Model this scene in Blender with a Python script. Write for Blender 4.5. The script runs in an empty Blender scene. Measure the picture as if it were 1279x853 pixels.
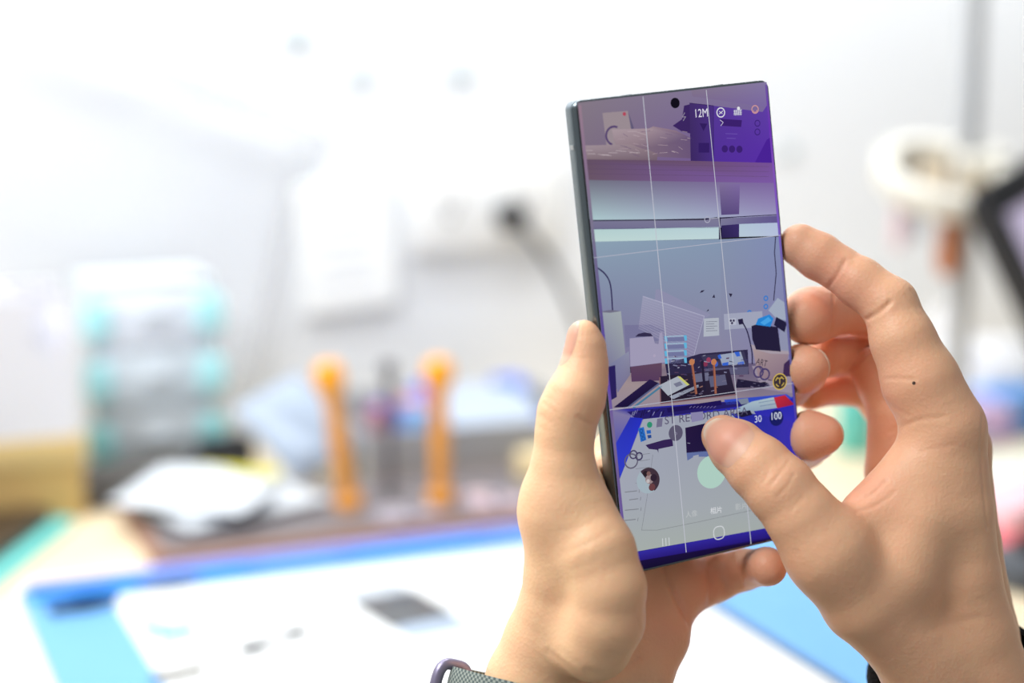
import bpy, bmesh, math, random
import numpy as np
from mathutils import Vector, Matrix

random.seed(7)
PI = math.pi
SC = bpy.context.scene
COL = SC.collection

# ------------------------------------------------------------------ camera frame
F = 2156.0                                   # focal length in pixels of the 1279 px wide frame
CX, CY = 640.0, 427.0
UP = np.array([0, .9845065, .1753481])
DEP = np.array([-.38552324, .16179336, -.9084023])
RGT = np.array([.92266403, .06761507, -.37963047])
RW = np.array([RGT, DEP, UP])                # camera axes -> room axes
CAM = np.array([0, 0, 1.11])
BENCH = .75
WALLY = 1.5


def ray(px, py):
    return RW @ np.array([(px - CX) / F, (CY - py) / F, -1.0])


def on_z(px, py, z=BENCH):
    d = ray(px, py)
    return CAM + d * (z - CAM[2]) / d[2]


def on_y(px, py, y=WALLY):
    d = ray(px, py)
    return CAM + d * y / d[1]


def at(px, py, D):
    return CAM + ray(px, py) * D


# ------------------------------------------------------------------ object helpers
def tag(o, label=None, cat=None, group=None, kind=None):
    if label: o['label'] = label
    if cat: o['category'] = cat
    if group: o['group'] = group
    if kind: o['kind'] = kind
    return o


def empty(name, loc=(0, 0, 0), rot=(0, 0, 0)):
    o = bpy.data.objects.new(name, None)
    COL.objects.link(o)
    o.empty_display_size = .02
    o.location = tuple(loc)
    o.rotation_euler = rot
    return o


def link_mesh(name, me, mat=None, parent=None):
    o = bpy.data.objects.new(name, me)
    COL.objects.link(o)
    if mat is not None:
        for m in (mat if isinstance(mat, (list, tuple)) else [mat]):
            me.materials.append(m)
    if parent is not None:
        o.parent = parent
    return o


def obj(name, bm, mat, parent=None, smooth=False, loc=None, rot=None):
    me = bpy.data.meshes.new(name)
    bmesh.ops.recalc_face_normals(bm, faces=bm.faces[:])
    bm.to_mesh(me)
    bm.free()
    if smooth:
        for p in me.polygons: p.use_smooth = True
        try:
            me.set_sharp_from_angle(angle=math.radians(40))
        except Exception:
            pass
    o = link_mesh(name, me, mat, parent)
    if loc is not None: o.location = tuple(loc)
    if rot is not None: o.rotation_euler = rot
    return o


def add_box(bm, c, s, rot=None, bev=0.0, seg=2):
    r = bmesh.ops.create_cube(bm, size=1.0)
    vs = r['verts']
    M = Matrix.Translation(Vector(c)) @ (rot.to_4x4() if rot is not None else Matrix.Identity(4)) @ Matrix.Diagonal((s[0], s[1], s[2], 1))
    bmesh.ops.transform(bm, matrix=M, verts=vs)
    if bev > 0:
        es = list({e for v in vs for e in v.link_edges})
        bmesh.ops.bevel(bm, geom=es, offset=bev, segments=seg, affect='EDGES', profile=.5)
    return bm


def box(c, s, bev=0.0, rot=None, seg=2):
    return add_box(bmesh.new(), c, s, rot, bev, seg)


def add_lathe(bm, prof, n=32, M=None):
    rings = []
    for (r, z) in prof:
        if r < 1e-7:
            rings.append([bm.verts.new((0, 0, z))])
        else:
            rings.append([bm.verts.new((r * math.cos(2 * PI * i / n), r * math.sin(2 * PI * i / n), z)) for i in range(n)])
    for a, b in zip(rings, rings[1:]):
        if len(a) == 1 and len(b) == 1: continue
        for i in range(n):
            j = (i + 1) % n
            if len(a) == 1: bm.faces.new((a[0], b[i], b[j]))
            elif len(b) == 1: bm.faces.new((a[i], a[j], b[0]))
            else: bm.faces.new((a[i], a[j], b[j], b[i]))
    if M is not None:
        bmesh.ops.transform(bm, matrix=M, verts=[v for r in rings for v in r])
    return bm


def lathe(prof, n=32, M=None):
    return add_lathe(bmesh.new(), prof, n, M)


def add_tube(bm, pts, rad, n=10, closed=False, caps=True):
    P = [Vector(p) for p in pts]
    R = rad if isinstance(rad, (list, tuple)) else [rad] * len(P)
    m = len(P)
    rings = []
    prev = None
    for i in range(m):
        if closed: t = P[(i + 1) % m] - P[i - 1]
        else: t = P[min(i + 1, m - 1)] - P[max(i - 1, 0)]
        t.normalize()
        if prev is None:
            a = Vector((0, 0, 1)) if abs(t.z) < .9 else Vector((1, 0, 0))
            u = t.cross(a).normalized()
        else:
            u = (prev - t * prev.dot(t)).normalized()
        prev = u
        w = t.cross(u)
        rings.append([bm.verts.new(P[i] + (u * math.cos(2 * PI * k / n) + w * math.sin(2 * PI * k / n)) * R[i]) for k in range(n)])
    prs = list(zip(rings, rings[1:])) + ([(rings[-1], rings[0])] if closed else [])
    for a, b in prs:
        for k in range(n):
            l = (k + 1) % n
            bm.faces.new((a[k], a[l], b[l], b[k]))
    if caps and not closed:
        bm.faces.new(rings[0]); bm.faces.new(rings[-1])
    return bm


def tube(pts, rad, n=10, closed=False):
    return add_tube(bmesh.new(), pts, rad, n, closed)


def smooth_path(pts, k=8):
    P = [np.array(p, float) for p in pts]
    out = []
    for i in range(len(P) - 1):
        p0, p1, p2, p3 = P[max(i - 1, 0)], P[i], P[i + 1], P[min(i + 2, len(P) - 1)]
        for j in range(k):
            t = j / k
            out.append(.5 * ((2 * p1) + (-p0 + p2) * t + (2 * p0 - 5 * p1 + 4 * p2 - p3) * t * t + (-p0 + 3 * p1 - 3 * p2 + p3) * t ** 3))
    out.append(P[-1])
    return [tuple(p) for p in out]


def add_prism(bm, poly, z0, z1, M=None):
    a = [bm.verts.new((x, y, z0)) for x, y in poly]
    b = [bm.verts.new((x, y, z1)) for x, y in poly]
    n = len(poly)
    bm.faces.new(a); bm.faces.new(b)
    for i in range(n):
        j = (i + 1) % n
        bm.faces.new((a[i], a[j], b[j], b[i]))
    if M is not None:
        bmesh.ops.transform(bm, matrix=M, verts=a + b)
    return bm


def prism(poly, z0, z1, M=None, bev=0):
    bm = add_prism(bmesh.new(), poly, z0, z1, M)
    if bev > 0:
        bmesh.ops.recalc_face_normals(bm, faces=bm.faces[:])
        bmesh.ops.bevel(bm, geom=bm.edges[:], offset=bev, segments=2, affect='EDGES', profile=.5)
    return bm


def rrect(w, h, r, n=6, cx=0, cy=0):
    pts = []
    for (sx, sy, a0) in ((1, 1, 0), (-1, 1, 90), (-1, -1, 180), (1, -1, 270)):
        for i in range(n + 1):
            a = math.radians(a0 + 90 * i / n)
            pts.append((cx + sx * (w / 2 - r) + r * math.cos(a), cy + sy * (h / 2 - r) + r * math.sin(a)))
    return pts


def circ(cx, cy, r, n=28, a0=0, a1=360):
    full = abs(a1 - a0) >= 360
    k = n if full else n + 1
    return [(cx + r * math.cos(math.radians(a0 + (a1 - a0) * i / n)), cy + r * math.sin(math.radians(a0 + (a1 - a0) * i / n))) for i in range(k)]


# ------------------------------------------------------------------ materials
def s2l(c):
    return tuple((x / 12.92 if x <= .04045 else ((x + .055) / 1.055) ** 2.4) for x in [v / 255 for v in c])


def mat(name, col, rough=.5, metal=0.0, spec=.5, noise=0.0, nscale=40, bump=0.0, bscale=200, trans=0, alpha=1, emit=None, estr=1, coat=0):
    m = bpy.data.materials.new(name)
    m.use_nodes = True
    nt = m.node_tree
    b = nt.nodes['Principled BSDF']
    lin = s2l(col)
    b.inputs['Base Color'].default_value = (*lin, 1)
    b.inputs['Roughness'].default_value = rough
    b.inputs['Metallic'].default_value = metal
    b.inputs['Specular IOR Level'].default_value = spec
    b.inputs['Transmission Weight'].default_value = trans
    b.inputs['Alpha'].default_value = alpha
    b.inputs['Coat Weight'].default_value = coat
    tc = nt.nodes.new('ShaderNodeTexCoord')
    if noise > 0:
        n = nt.nodes.new('ShaderNodeTexNoise')
        n.inputs['Scale'].default_value = nscale
        n.inputs['Detail'].default_value = 4
        nt.links.new(tc.outputs['Object'], n.inputs['Vector'])
        mx = nt.nodes.new('ShaderNodeMix')
        mx.data_type = 'RGBA'
        mx.inputs[6].default_value = (*[c * (1 - noise) for c in lin], 1)
        mx.inputs[7].default_value = (*[min(1, c * (1 + noise)) for c in lin], 1)
        nt.links.new(n.outputs['Fac'], mx.inputs[0])
        nt.links.new(mx.outputs[2], b.inputs['Base Color'])
    if bump > 0:
        n2 = nt.nodes.new('ShaderNodeTexNoise')
        n2.inputs['Scale'].default_value = bscale
        nt.links.new(tc.outputs['Object'], n2.inputs['Vector'])
        bp = nt.nodes.new('ShaderNodeBump')
        bp.inputs['Strength'].default_value = bump
        bp.inputs['Distance'].default_value = .002
        nt.links.new(n2.outputs['Fac'], bp.inputs['Height'])
        nt.links.new(bp.outputs['Normal'], b.inputs['Normal'])
    if emit is not None:
        b.inputs['Emission Color'].default_value = (*s2l(emit), 1)
        b.inputs['Emission Strength'].default_value = estr
    return m


def wood_mat(name, c1, c2, scale=6, rough=.5):
    m = mat(name, c1, rough)
    nt = m.node_tree
    b = nt.nodes['Principled BSDF']
    tc = nt.nodes.new('ShaderNodeTexCoord')
    mp = nt.nodes.new('ShaderNodeMapping')
    mp.inputs['Scale'].default_value = (1, 9, 9)
    n = nt.nodes.new('ShaderNodeTexNoise')
    n.inputs['Scale'].default_value = scale
    n.inputs['Detail'].default_value = 6
    n.inputs['Distortion'].default_value = .6
    r = nt.nodes.new('ShaderNodeValToRGB')
    r.color_ramp.elements[0].position = .3
    r.color_ramp.elements[1].position = .7
    r.color_ramp.elements[0].color = (*s2l(c1), 1)
    r.color_ramp.elements[1].color = (*s2l(c2), 1)
    nt.links.new(tc.outputs['Object'], mp.inputs['Vector'])
    nt.links.new(mp.outputs['Vector'], n.inputs['Vector'])
    nt.links.new(n.outputs['Fac'], r.inputs['Fac'])
    nt.links.new(r.outputs['Color'], b.inputs['Base Color'])
    return m


def skin_mat(name, base, pink, mole=None):
    m = bpy.data.materials.new(name)
    m.use_nodes = True
    nt = m.node_tree
    b = nt.nodes['Principled BSDF']
    at_ = nt.nodes.new('ShaderNodeAttribute'); at_.attribute_name = 'flush_shade'
    tc = nt.nodes.new('ShaderNodeTexCoord')
    n1 = nt.nodes.new('ShaderNodeTexNoise'); n1.inputs['Scale'].default_value = 90; n1.inputs['Detail'].default_value = 5
    nt.links.new(tc.outputs['Object'], n1.inputs['Vector'])
    mx = nt.nodes.new('ShaderNodeMix'); mx.data_type = 'RGBA'
    mx.inputs[6].default_value = (*base, 1); mx.inputs[7].default_value = (*pink, 1)
    ad = nt.nodes.new('ShaderNodeMath'); ad.operation = 'MULTIPLY_ADD'
    nt.links.new(n1.outputs['Fac'], ad.inputs[0]); ad.inputs[1].default_value = .5
    sb = nt.nodes.new('ShaderNodeMath'); sb.operation = 'ADD'; sb.inputs[1].default_value = -.25
    nt.links.new(at_.outputs['Fac'], sb.inputs[0])
    nt.links.new(sb.outputs[0], ad.inputs[2])
    ad.use_clamp = True
    nt.links.new(ad.outputs[0], mx.inputs[0])
    col = mx.outputs[2]
    if mole is not None:
        g = nt.nodes.new('ShaderNodeNewGeometry')
        vd = nt.nodes.new('ShaderNodeVectorMath'); vd.operation = 'DISTANCE'
        nt.links.new(g.outputs['Position'], vd.inputs[0]); vd.inputs[1].default_value = tuple(mole)
        lt = nt.nodes.new('ShaderNodeMath'); lt.operation = 'LESS_THAN'; lt.inputs[1].default_value = .0006
        nt.links.new(vd.outputs['Value'], lt.inputs[0])
        mm = nt.nodes.new('ShaderNodeMix'); mm.data_type = 'RGBA'
        nt.links.new(lt.outputs[0], mm.inputs[0]); nt.links.new(col, mm.inputs[6])
        mm.inputs[7].default_value = (.05, .03, .02, 1)
        col = mm.outputs[2]
    nt.links.new(col, b.inputs['Base Color'])
    b.inputs['Roughness'].default_value = .48
    b.inputs['Specular IOR Level'].default_value = .35
    b.inputs['Subsurface Weight'].default_value = .35
    b.inputs['Subsurface Radius'].default_value = (1.0, .35, .2)
    b.inputs['Subsurface Scale'].default_value = .0035
    n2 = nt.nodes.new('ShaderNodeTexVoronoi'); n2.inputs['Scale'].default_value = 900
    nt.links.new(tc.outputs['Object'], n2.inputs['Vector'])
    n3 = nt.nodes.new('ShaderNodeTexNoise'); n3.inputs['Scale'].default_value = 330; n3.inputs['Detail'].default_value = 5
    nt.links.new(tc.outputs['Object'], n3.inputs['Vector'])
    sm = nt.nodes.new('ShaderNodeMath'); sm.operation = 'MULTIPLY_ADD'; sm.inputs[1].default_value = .5
    nt.links.new(n2.outputs['Distance'], sm.inputs[0]); nt.links.new(n3.outputs['Fac'], sm.inputs[2])
    bp = nt.nodes.new('ShaderNodeBump'); bp.inputs['Strength'].default_value = .2; bp.inputs['Distance'].default_value = .0008
    nt.links.new(sm.outputs[0], bp.inputs['Height'])
    nt.links.new(bp.outputs['Normal'], b.inputs['Normal'])
    return m


#@PHONE
# ================================================================== THE PHONE
PR = np.array([[0.9029914, -0.1086378, 0.4156975], [0.1524067, 0.9855816, -0.0734922], [-0.4017198, 0.1297178, 0.9065288]])
PT = np.array([64.1241, 5.2822, -598.7635])     # mm, centre of the front glass in camera axes
PW, PH, PD = 77.9, 163.3, 8.9


def to_phone(p):
    """camera-axes mm -> phone mm (x right, y up, z out of the glass, 0 on the glass)"""
    return (np.asarray(p) - PT) @ PR


def S(px, py):
    """point of the glass seen at a pixel, phone mm"""
    d = np.array([(px - CX) / F, (CY - py) / F, -1.0])
    n = PR[:, 2]
    t = (PT @ n) / (d @ n)
    q = to_phone(d * t)
    return (q[0], q[1])


mw = np.eye(4)
mw[:3, :3] = RW @ PR
mw[:3, 3] = CAM + RW @ PT / 1000
phone = empty('smartphone')
phone.matrix_world = Matrix(mw.tolist())
tag(phone, 'tall dark smartphone held upright by both hands, its screen showing the workbench camera view', 'smartphone')

M_frame = mat('phone frame metal', (114, 124, 130), .26, .92, noise=.04)
M_black = mat('phone black glass', (10, 10, 13), .08, 0, .5)
M_back = mat('phone back glass', (22, 26, 30), .3, 0, .5)
M_lens = mat('camera lens glass', (8, 9, 14), .05, 0, .6)
M_ant = mat('antenna line', (150, 155, 158), .5)


def shell(levels, capb=True, capt=True):
    """levels: (z, inset x, inset y) outlines stacked, mm"""
    bm = bmesh.new()
    rings = []
    for z, ix, iy in levels:
        r = max(1.0, 3.0 - min(ix, iy) * .5)
        rings.append([bm.verts.new((x / 1000, y / 1000, z / 1000)) for x, y in rrect(PW - 2 * ix, PH - 2 * iy, r, 6)])
    n = len(rings[0])
    for a, b in zip(rings, rings[1:]):
        for i in range(n):
            j = (i + 1) % n
            bm.faces.new((a[i], a[j], b[j], b[i]))
    if capb: bm.faces.new(rings[0])
    if capt: bm.faces.new(rings[-1])
    return bm


fr = obj('frame', shell([(-6.6, .35, .2), (-6.2, .1, .05), (-5.4, 0, 0), (-3.4, 0, 0), (-2.3, .08, 0), (-1.6, .25, 0), (-.9, .6, 0), (-.5, .9, .25), (-.3, 1.2, .7)]), M_frame, phone, True)
obj('front_glass', shell([(-2.2, .16, .9), (-1.5, .38, .9), (-.9, .75, .9), (-.45, 1.15, .9), (-.15, 1.6, 1.0), (0, 2.2, 1.3)]), M_black, phone, True)
obj('back_panel', shell([(-8.9, 3.0, 1.2), (-8.6, 1.9, .7), (-8.0, 1.0, .35), (-7.2, .55, .25), (-6.4, .3, .25)]), M_back, phone, True)
for (x, y, sx, sy, sz) in ((-39.0, 66.2, .4, 1.6, 2.8), (39.0, 66.2, .4, 1.6, 2.8), (-39.0, -66.2, .4, 1.6, 2.8), (39.0, -66.2, .4, 1.6, 2.8), (-16, 81.68, 1.6, .3, 4), (20, 81.68, 1.6, .3, 4), (18, -81.68, 1.6, .3, 4)):
    obj('antenna_line', box((x / 1000, y / 1000, -.0040), (sx / 1000, sy / 1000, sz / 1000), .00008), M_ant, phone)
obj('side_button', box((.0391, .031, -.0045), (.0011, .0115, .0022), .0004), M_frame, phone, True)
obj('side_button', box((.0391, .052, -.0045), (.0011, .0225, .0022), .0004), M_frame, phone, True)
for (x, y, r) in ((25, 66, 8.2), (25, 45, 8.2), (25, 25, 8.2), (8, 62, 5.4), (8, 40, 5.4)):
    l = obj('camera_lens', lathe([(0, -.0107), (r * .00062, -.0107), (r * .00066, -.0112), (r * .001, -.0112), (r * .001, -.0086), (0, -.0086)], 28, Matrix.Translation((x / 1000, y / 1000, 0))), M_frame, phone, True)
    obj('lens_glass', lathe([(0, -.01085), (r * .0006, -.0108), (r * .0006, -.0104), (0, -.0104)], 24, Matrix.Translation((x / 1000, y / 1000, 0))), M_lens, l, True)

# --- the picture on the display: flat coloured shapes on the glass, each on its own thin step
DISP = [(-37.2, -80.6), (37.2, -80.6), (37.2, 80.9), (-37.2, 80.9)]


def clip_poly(pts, cols):
    P = [(p[0], p[1], c) for p, c in zip(pts, cols)]
    for axis, lim, sgn in ((0, -37.2, 1), (0, 37.2, -1), (1, -80.6, 1), (1, 80.9, -1)):
        out = []
        for i in range(len(P)):
            a, b = P[i], P[(i + 1) % len(P)]
            da, db = sgn * (a[axis] - lim), sgn * (b[axis] - lim)
            if da >= 0: out.append(a)
            if (da >= 0) != (db >= 0):
                t = da / (da - db)
                out.append((a[0] + (b[0] - a[0]) * t, a[1] + (b[1] - a[1]) * t, tuple(x + (y - x) * t for x, y in zip(a[2], b[2]))))
        P = out
        if not P: return None
    return P


DV, DF, DC = [], [], []


def put(poly_mm, col, lev, fine=False):
    """poly in phone mm; col one rgb or one rgb per corner (0..255)"""
    cols = [col] * len(poly_mm) if not isinstance(col[0], (tuple, list)) else list(col)
    if len(cols) == 2 and len(poly_mm) == 4: cols = [cols[0], cols[0], cols[1], cols[1]]
    if len(poly_mm) == 4 and len(set(cols)) > 1 and not fine:
        n = 7
        g = lambda a, u, v: tuple(a[0][k] * (1 - u) * (1 - v) + a[1][k] * u * (1 - v) + a[2][k] * u * v + a[3][k] * (1 - u) * v for k in range(len(a[0])))
        for i in range(n):
            for j in range(n):
                uv = [(i / n, j / n), ((i + 1) / n, j / n), ((i + 1) / n, (j + 1) / n), (i / n, (j + 1) / n)]
                put([g(poly_mm, *q) for q in uv], [g(cols, *q) for q in uv], lev, True)
        return
    P = clip_poly(poly_mm, cols)
    if not P or len(P) < 3: return
    z = .00002 + lev * .000012
    i0 = len(DV)
    bmt = [Vector((p[0], p[1], 0)) for p in P]
    ar = sum(bmt[i].x * bmt[(i + 1) % len(P)].y - bmt[(i + 1) % len(P)].x * bmt[i].y for i in range(len(P)))
    idx = list(range(len(P)))
    if ar < 0: idx = idx[::-1]
    for k in idx:
        DV.append((P[k][0] / 1000, P[k][1] / 1000, z))
        DC.append((*s2l(P[k][2]), 1))
    DF.append(list(range(i0, i0 + len(P))))


def ZA(p): return S(700 + p[0] / 3.877, 90 + p[1] / 3.877)
def ZB(p): return S(720 + p[0] / 3.877, 290 + p[1] / 3.877)
def ZC(p): return S(740 + p[0] / 3.71, 490 + p[1] / 3.71)
def ZZ(p): return S(p[0], p[1])


def pol(Z, pts, col, lev): put([Z(p) for p in pts], col, lev)


def line(Z, pts, w, col, lev):
    """stroke of width w (view px) along pts"""
    q = [np.array(Z(p)) for p in pts]
    hw = w * .29 / 2
    for a, b in zip(q, q[1:]):
        t = (b - a) / (np.linalg.norm(b - a) + 1e-9)
        n = np.array([-t[1], t[0]]) * hw
        put([tuple(a + n), tuple(a - n), tuple(b - n + t * hw * .3), tuple(b + n + t * hw * .3)], col, lev)


def disc(Z, c, r_mm, col, lev, n=28):
    x, y = Z(c)
    put(circ(x, y, r_mm, n), col, lev)


def ring(Z, c, r_mm, w, col, lev, a0=0, a1=360, n=28):
    x, y = Z(c)
    o_ = circ(x, y, r_mm, n, a0, a1); i_ = circ(x, y, r_mm - w, n, a0, a1)
    k = len(o_)
    for i in range(k if a1 - a0 >= 360 else k - 1):
        j = (i + 1) % k
        put([o_[i], o_[j], i_[j], i_[i]], col, lev)


def text(Z, s, p0, p1, col, lev, squash=1.0):
    """s written from p0 to p1 (baseline)"""
    cu = bpy.data.curves.new('t', 'FONT')
    cu.body = s
    cu.resolution_u = 3
    ob = bpy.data.objects.new('t', cu)
    COL.objects.link(ob)
    bpy.context.view_layer.update()
    dg = bpy.context.evaluated_depsgraph_get()
    me = bpy.data.meshes.new_from_object(ob.evaluated_get(dg))
    COL.objects.unlink(ob)
    bpy.data.objects.remove(ob)
    if len(me.vertices) == 0: return
    xs = [v.co.x for v in me.vertices]
    w = max(xs) - min(xs)
    a = np.array(Z(p0)); b = np.array(Z(p1))
    u = (b - a) / w
    v_ = np.array([-u[1], u[0]]) * squash
    for p in me.polygons:
        pts = [tuple(a + u * (me.vertices[i].co.x - min(xs)) + v_ * me.vertices[i].co.y) for i in p.vertices]
        put(pts, col, lev)
    bpy.data.meshes.remove(me)


# backdrop in horizontal bands
BG = [(-20, (132, 122, 130), (70, 45, 150)), (440, (120, 104, 122), (92, 52, 160))]
pol(ZA, [(0, 0), (1200, -20), (1200, 560), (0, 560)], [(136, 126, 134), (128, 120, 160), (100, 60, 160), (120, 106, 120)], 0)
pol(ZA, [(630, 50), (1200, 0), (1200, 200), (640, 120)], [(134, 122, 136), (136, 126, 176), (118, 98, 170), (124, 108, 140)], 1)
# white carton and wrapped packets on the shelf
pol(ZA, [(205, 200), (328, 190), (345, 290), (350, 360), (225, 360)], (152, 138, 145), 1)
pol(ZA, [(328, 190), (358, 275), (345, 280)], (96, 88, 118), 2)
disc(ZA, (311, 205), 2.0 * .32, (176, 70, 90), 3)
ring(ZA, (262, 310), 3.4, .7, (84, 66, 110), 2, 60, 250)
pol(ZA, [(250, 280), (430, 275), (450, 265), (560, 285), (630, 320), (632, 420), (300, 405), (262, 340)], [(168, 150, 158), (160, 140, 150), (150, 128, 140), (140, 116, 132), (104, 84, 120), (106, 84, 120), (132, 112, 122), (150, 132, 140)], 3)
pol(ZA, [(105, 358), (340, 352), (470, 395), (470, 430), (110, 424)], [(158, 142, 150), (150, 132, 140), (126, 106, 118), (112, 92, 108), (130, 112, 120)], 4)
random.seed(3)
for i in range(34):
    x = random.uniform(270, 620); y = random.uniform(285, 400)
    line(ZA, [(x, y), (x + random.uniform(15, 50), y + random.uniform(-8, 14))], .5, random.choice([(186, 168, 176), (110, 88, 118), (170, 150, 160)]), 5)
for i in range(8):
    x = random.uniform(110, 380); y = random.uniform(362, 410)
    line(ZA, [(x, y), (x + random.uniform(30, 70), y + random.uniform(-6, 6))], .5, (190, 176, 182), 5)
# purple carton
pol(ZA, [(545, 262), (590, 230), (600, 165), (628, 158), (632, 300), (590, 290)], (58, 36, 96), 4)
pol(ZA, [(626, 152), (742, 165), (745, 438), (632, 432)], [(64, 44, 104), (74, 48, 128), (72, 46, 130), (58, 38, 96)], 5)
pol(ZA, [(742, 165), (980, 195), (1010, 150), (1060, 440), (745, 438)], [(84, 56, 146), (92, 60, 160), (96, 62, 168), (88, 44, 168), (80, 46, 150)], 5)
pol(ZA, [(940, 445), (1000, 330), (1045, 300), (1060, 445)], (72, 32, 148), 6)
pol(ZA, [(775, 228), (880, 235), (876, 268), (778, 262)], (58, 30, 108), 6)
for c in ((797, 374), (832, 375), (868, 376)): disc(ZA, c, 1.25, (58, 30, 112), 6)
for c in ((955, 250), (955, 292)): ring(ZA, c, 1.2, .35, (60, 34, 120), 6)
pol(ZA, [(675, 250), (712, 252), (694, 288)], (48, 28, 92), 6)
pol(ZA, [(670, 345), (722, 345), (722, 392), (670, 392)], (50, 28, 98), 6)
line(ZA, [(800, 300), (858, 302)], .6, (112, 86, 176), 6); line(ZA, [(806, 322), (850, 324)], .6, (112, 86, 176), 6)
line(ZA, [(626, 152), (742, 165), (742, 436)], .6, (40, 24, 80), 6)
# shelf board
pol(ZA, [(90, 424), (640, 432), (1200, 446), (1200, 542), (90, 524)], [(98, 78, 96), (104, 78, 106), (122, 78, 168), (126, 88, 176), (104, 84, 98)], 7)
for y in (446, 470, 494): line(ZA, [(120, y), (1010, y + 14)], .35, (92, 70, 104), 8)
# wall below the shelf, light bar
pol(ZA, [(100, 524), (1200, 541), (1200, 700), (130, 722)], [(112, 114, 128), (128, 100, 166), (150, 140, 186), (174, 202, 206)], 7)
pol(ZA, [(770, 545), (870, 545), (866, 690), (780, 694)], [(124, 108, 150), (124, 104, 160), (92, 74, 128), (88, 74, 124)], 8)
pol(ZA, [(130, 718), (760, 712), (1200, 690), (1200, 732), (760, 756), (135, 760)], [(120, 118, 146), (124, 122, 150), (80, 66, 132), (86, 70, 140), (118, 116, 150), (112, 108, 140)], 9)
line(ZA, [(140, 721), (700, 716), (760, 706)], 1.2, (32, 30, 50), 10)
line(ZA, [(700, 712), (1080, 691)], 1.0, (34, 26, 66), 10)
line(ZA, [(130, 762), (770, 755)], .9, (86, 82, 120), 10)
pol(ZA, [(130, 764), (768, 752), (768, 810), (130, 824)], [(178, 206, 206), (182, 206, 214), (190, 212, 216), (190, 214, 210)], 10)
pol(ZA, [(866, 738), (1200, 726), (1200, 792), (866, 800)], [(176, 196, 212), (176, 180, 220), (180, 184, 222), (182, 200, 214)], 10)
pol(ZA, [(780, 745), (866, 738), (866, 800), (780, 806)], [(48, 38, 88), (58, 44, 104), (54, 42, 96), (40, 32, 76)], 11)
line(ZA, [(774, 705), (770, 812)], 1.4, (46, 40, 70), 12)
ring(ZA, (712, 716), 1.2, .3, (170, 170, 190), 12); line(ZA, [(720, 712), (770, 708)], .8, (176, 178, 196), 12)
# main wall
pol(ZB, [(40, 48), (700, 36), (700, 640), (40, 660)], [(138, 160, 178), (132, 150, 176), (136, 130, 158), (118, 108, 148)], 7)
pol(ZB, [(700, 36), (1060, 20), (1060, 640), (700, 640)], [(132, 146, 172), (128, 138, 180), (130, 124, 168), (134, 130, 158)], 7)
line(ZB, [(965, 24), (960, 100), (968, 200), (956, 332)], 1.3, (36, 30, 62), 9)
line(ZB, smooth_path([(96, 170, 0), (140, 205, 0), (166, 260, 0), (176, 384, 0)], 5), 1.7, (40, 30, 78), 9)
# paper roll
pol(ZB, [(105, 388), (216, 384), (240, 610), (150, 660)], [(150, 158, 170), (160, 168, 172), (142, 146, 160), (120, 118, 150)], 9)
pol(ZB, [(112, 388), (165, 378), (215, 384), (165, 392)], (110, 108, 130), 10)
# bubble wrap sheets
pol(ZB, [(385, 280), (400, 278), (652, 402), (612, 424), (380, 330)], (140, 140, 170), 8)
pol(ZB, [(322, 312), (620, 408), (566, 612), (300, 470)], [(150, 152, 178), (144, 142, 172), (136, 130, 162), (140, 136, 166)], 9)
for i in range(15):
    t = i / 14
    line(ZB, [(322 - 20 * t, 316 + 150 * t), (618 - 50 * t, 410 + 190 * t)], .35, (162, 162, 188), 10)
line(ZB, [(322, 312), (620, 408), (566, 612)], .6, (176, 176, 200), 10)
# marks on the wall
for P_ in ([(598, 296), (606, 284), (622, 282), (612, 292)], [(658, 318), (668, 302), (672, 320)], [(738, 298), (756, 300), (748, 318)], [(630, 386), (640, 374), (642, 382)]):
    pol(ZB, P_, (44, 40, 66), 10)
for c in ((918, 322), (918, 362), (838, 392)): ring(ZB, c, 1.0, .5, (60, 120, 196), 10)
# drawer organiser
pol(ZB, [(428, 505), (532, 500), (535, 640), (440, 650)], (132, 140, 172), 10)
for k in range(4):
    y = 505 + k * 36
    pol(ZB, [(426, y), (438, y), (442, y + 26), (430, y + 26)], (96, 176, 214), 12)
    pol(ZB, [(520, y - 4), (534, y - 4), (536, y + 22), (524, y + 22)], (96, 176, 214), 12)
    line(ZB, [(436, y + 2), (526, y - 2)], .8, (166, 196, 214), 11)
    pol(ZB, [(440, y + 8), (522, y + 4), (524, y + 24), (442, y + 26)], (112, 116, 156), 11)
# white dispenser on cardboard box
pol(ZB, [(232, 452), (420, 448), (430, 520), (240, 560)], (118, 116, 152), 9)
pol(ZB, [(285, 508), (300, 494), (330, 487), (360, 492), (372, 506)], (50, 44, 76), 11)
pol(ZB, [(258, 516), (372, 506), (380, 540), (398, 544), (404, 490), (416, 486), (430, 632), (262, 652)], (158, 152, 180), 12)
disc(ZB, (378, 600), .5, (170, 160, 186), 13)
pol(ZB, [(262, 654), (414, 634), (414, 720), (268, 726)], [(92, 66, 92), (96, 70, 92), (84, 58, 90), (84, 56, 92)], 12)
# foam plate and dark roll at the left
pol(ZB, [(165, 640), (255, 578), (262, 690), (200, 780)], [(120, 122, 156), (140, 142, 166), (122, 118, 146), (116, 112, 150)], 12)
pol(ZB, [(150, 655), (188, 645), (196, 800), (160, 820)], (40, 30, 90), 13)
# white label card
pol(ZB, [(618, 420), (690, 416), (692, 502), (616, 508)], (174, 180, 192), 11)
for k in range(5): line(ZB, [(628, 436 + k * 11), (682 - (k % 2) * 14, 434 + k * 11)], .6, (110, 112, 130), 12)
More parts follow.
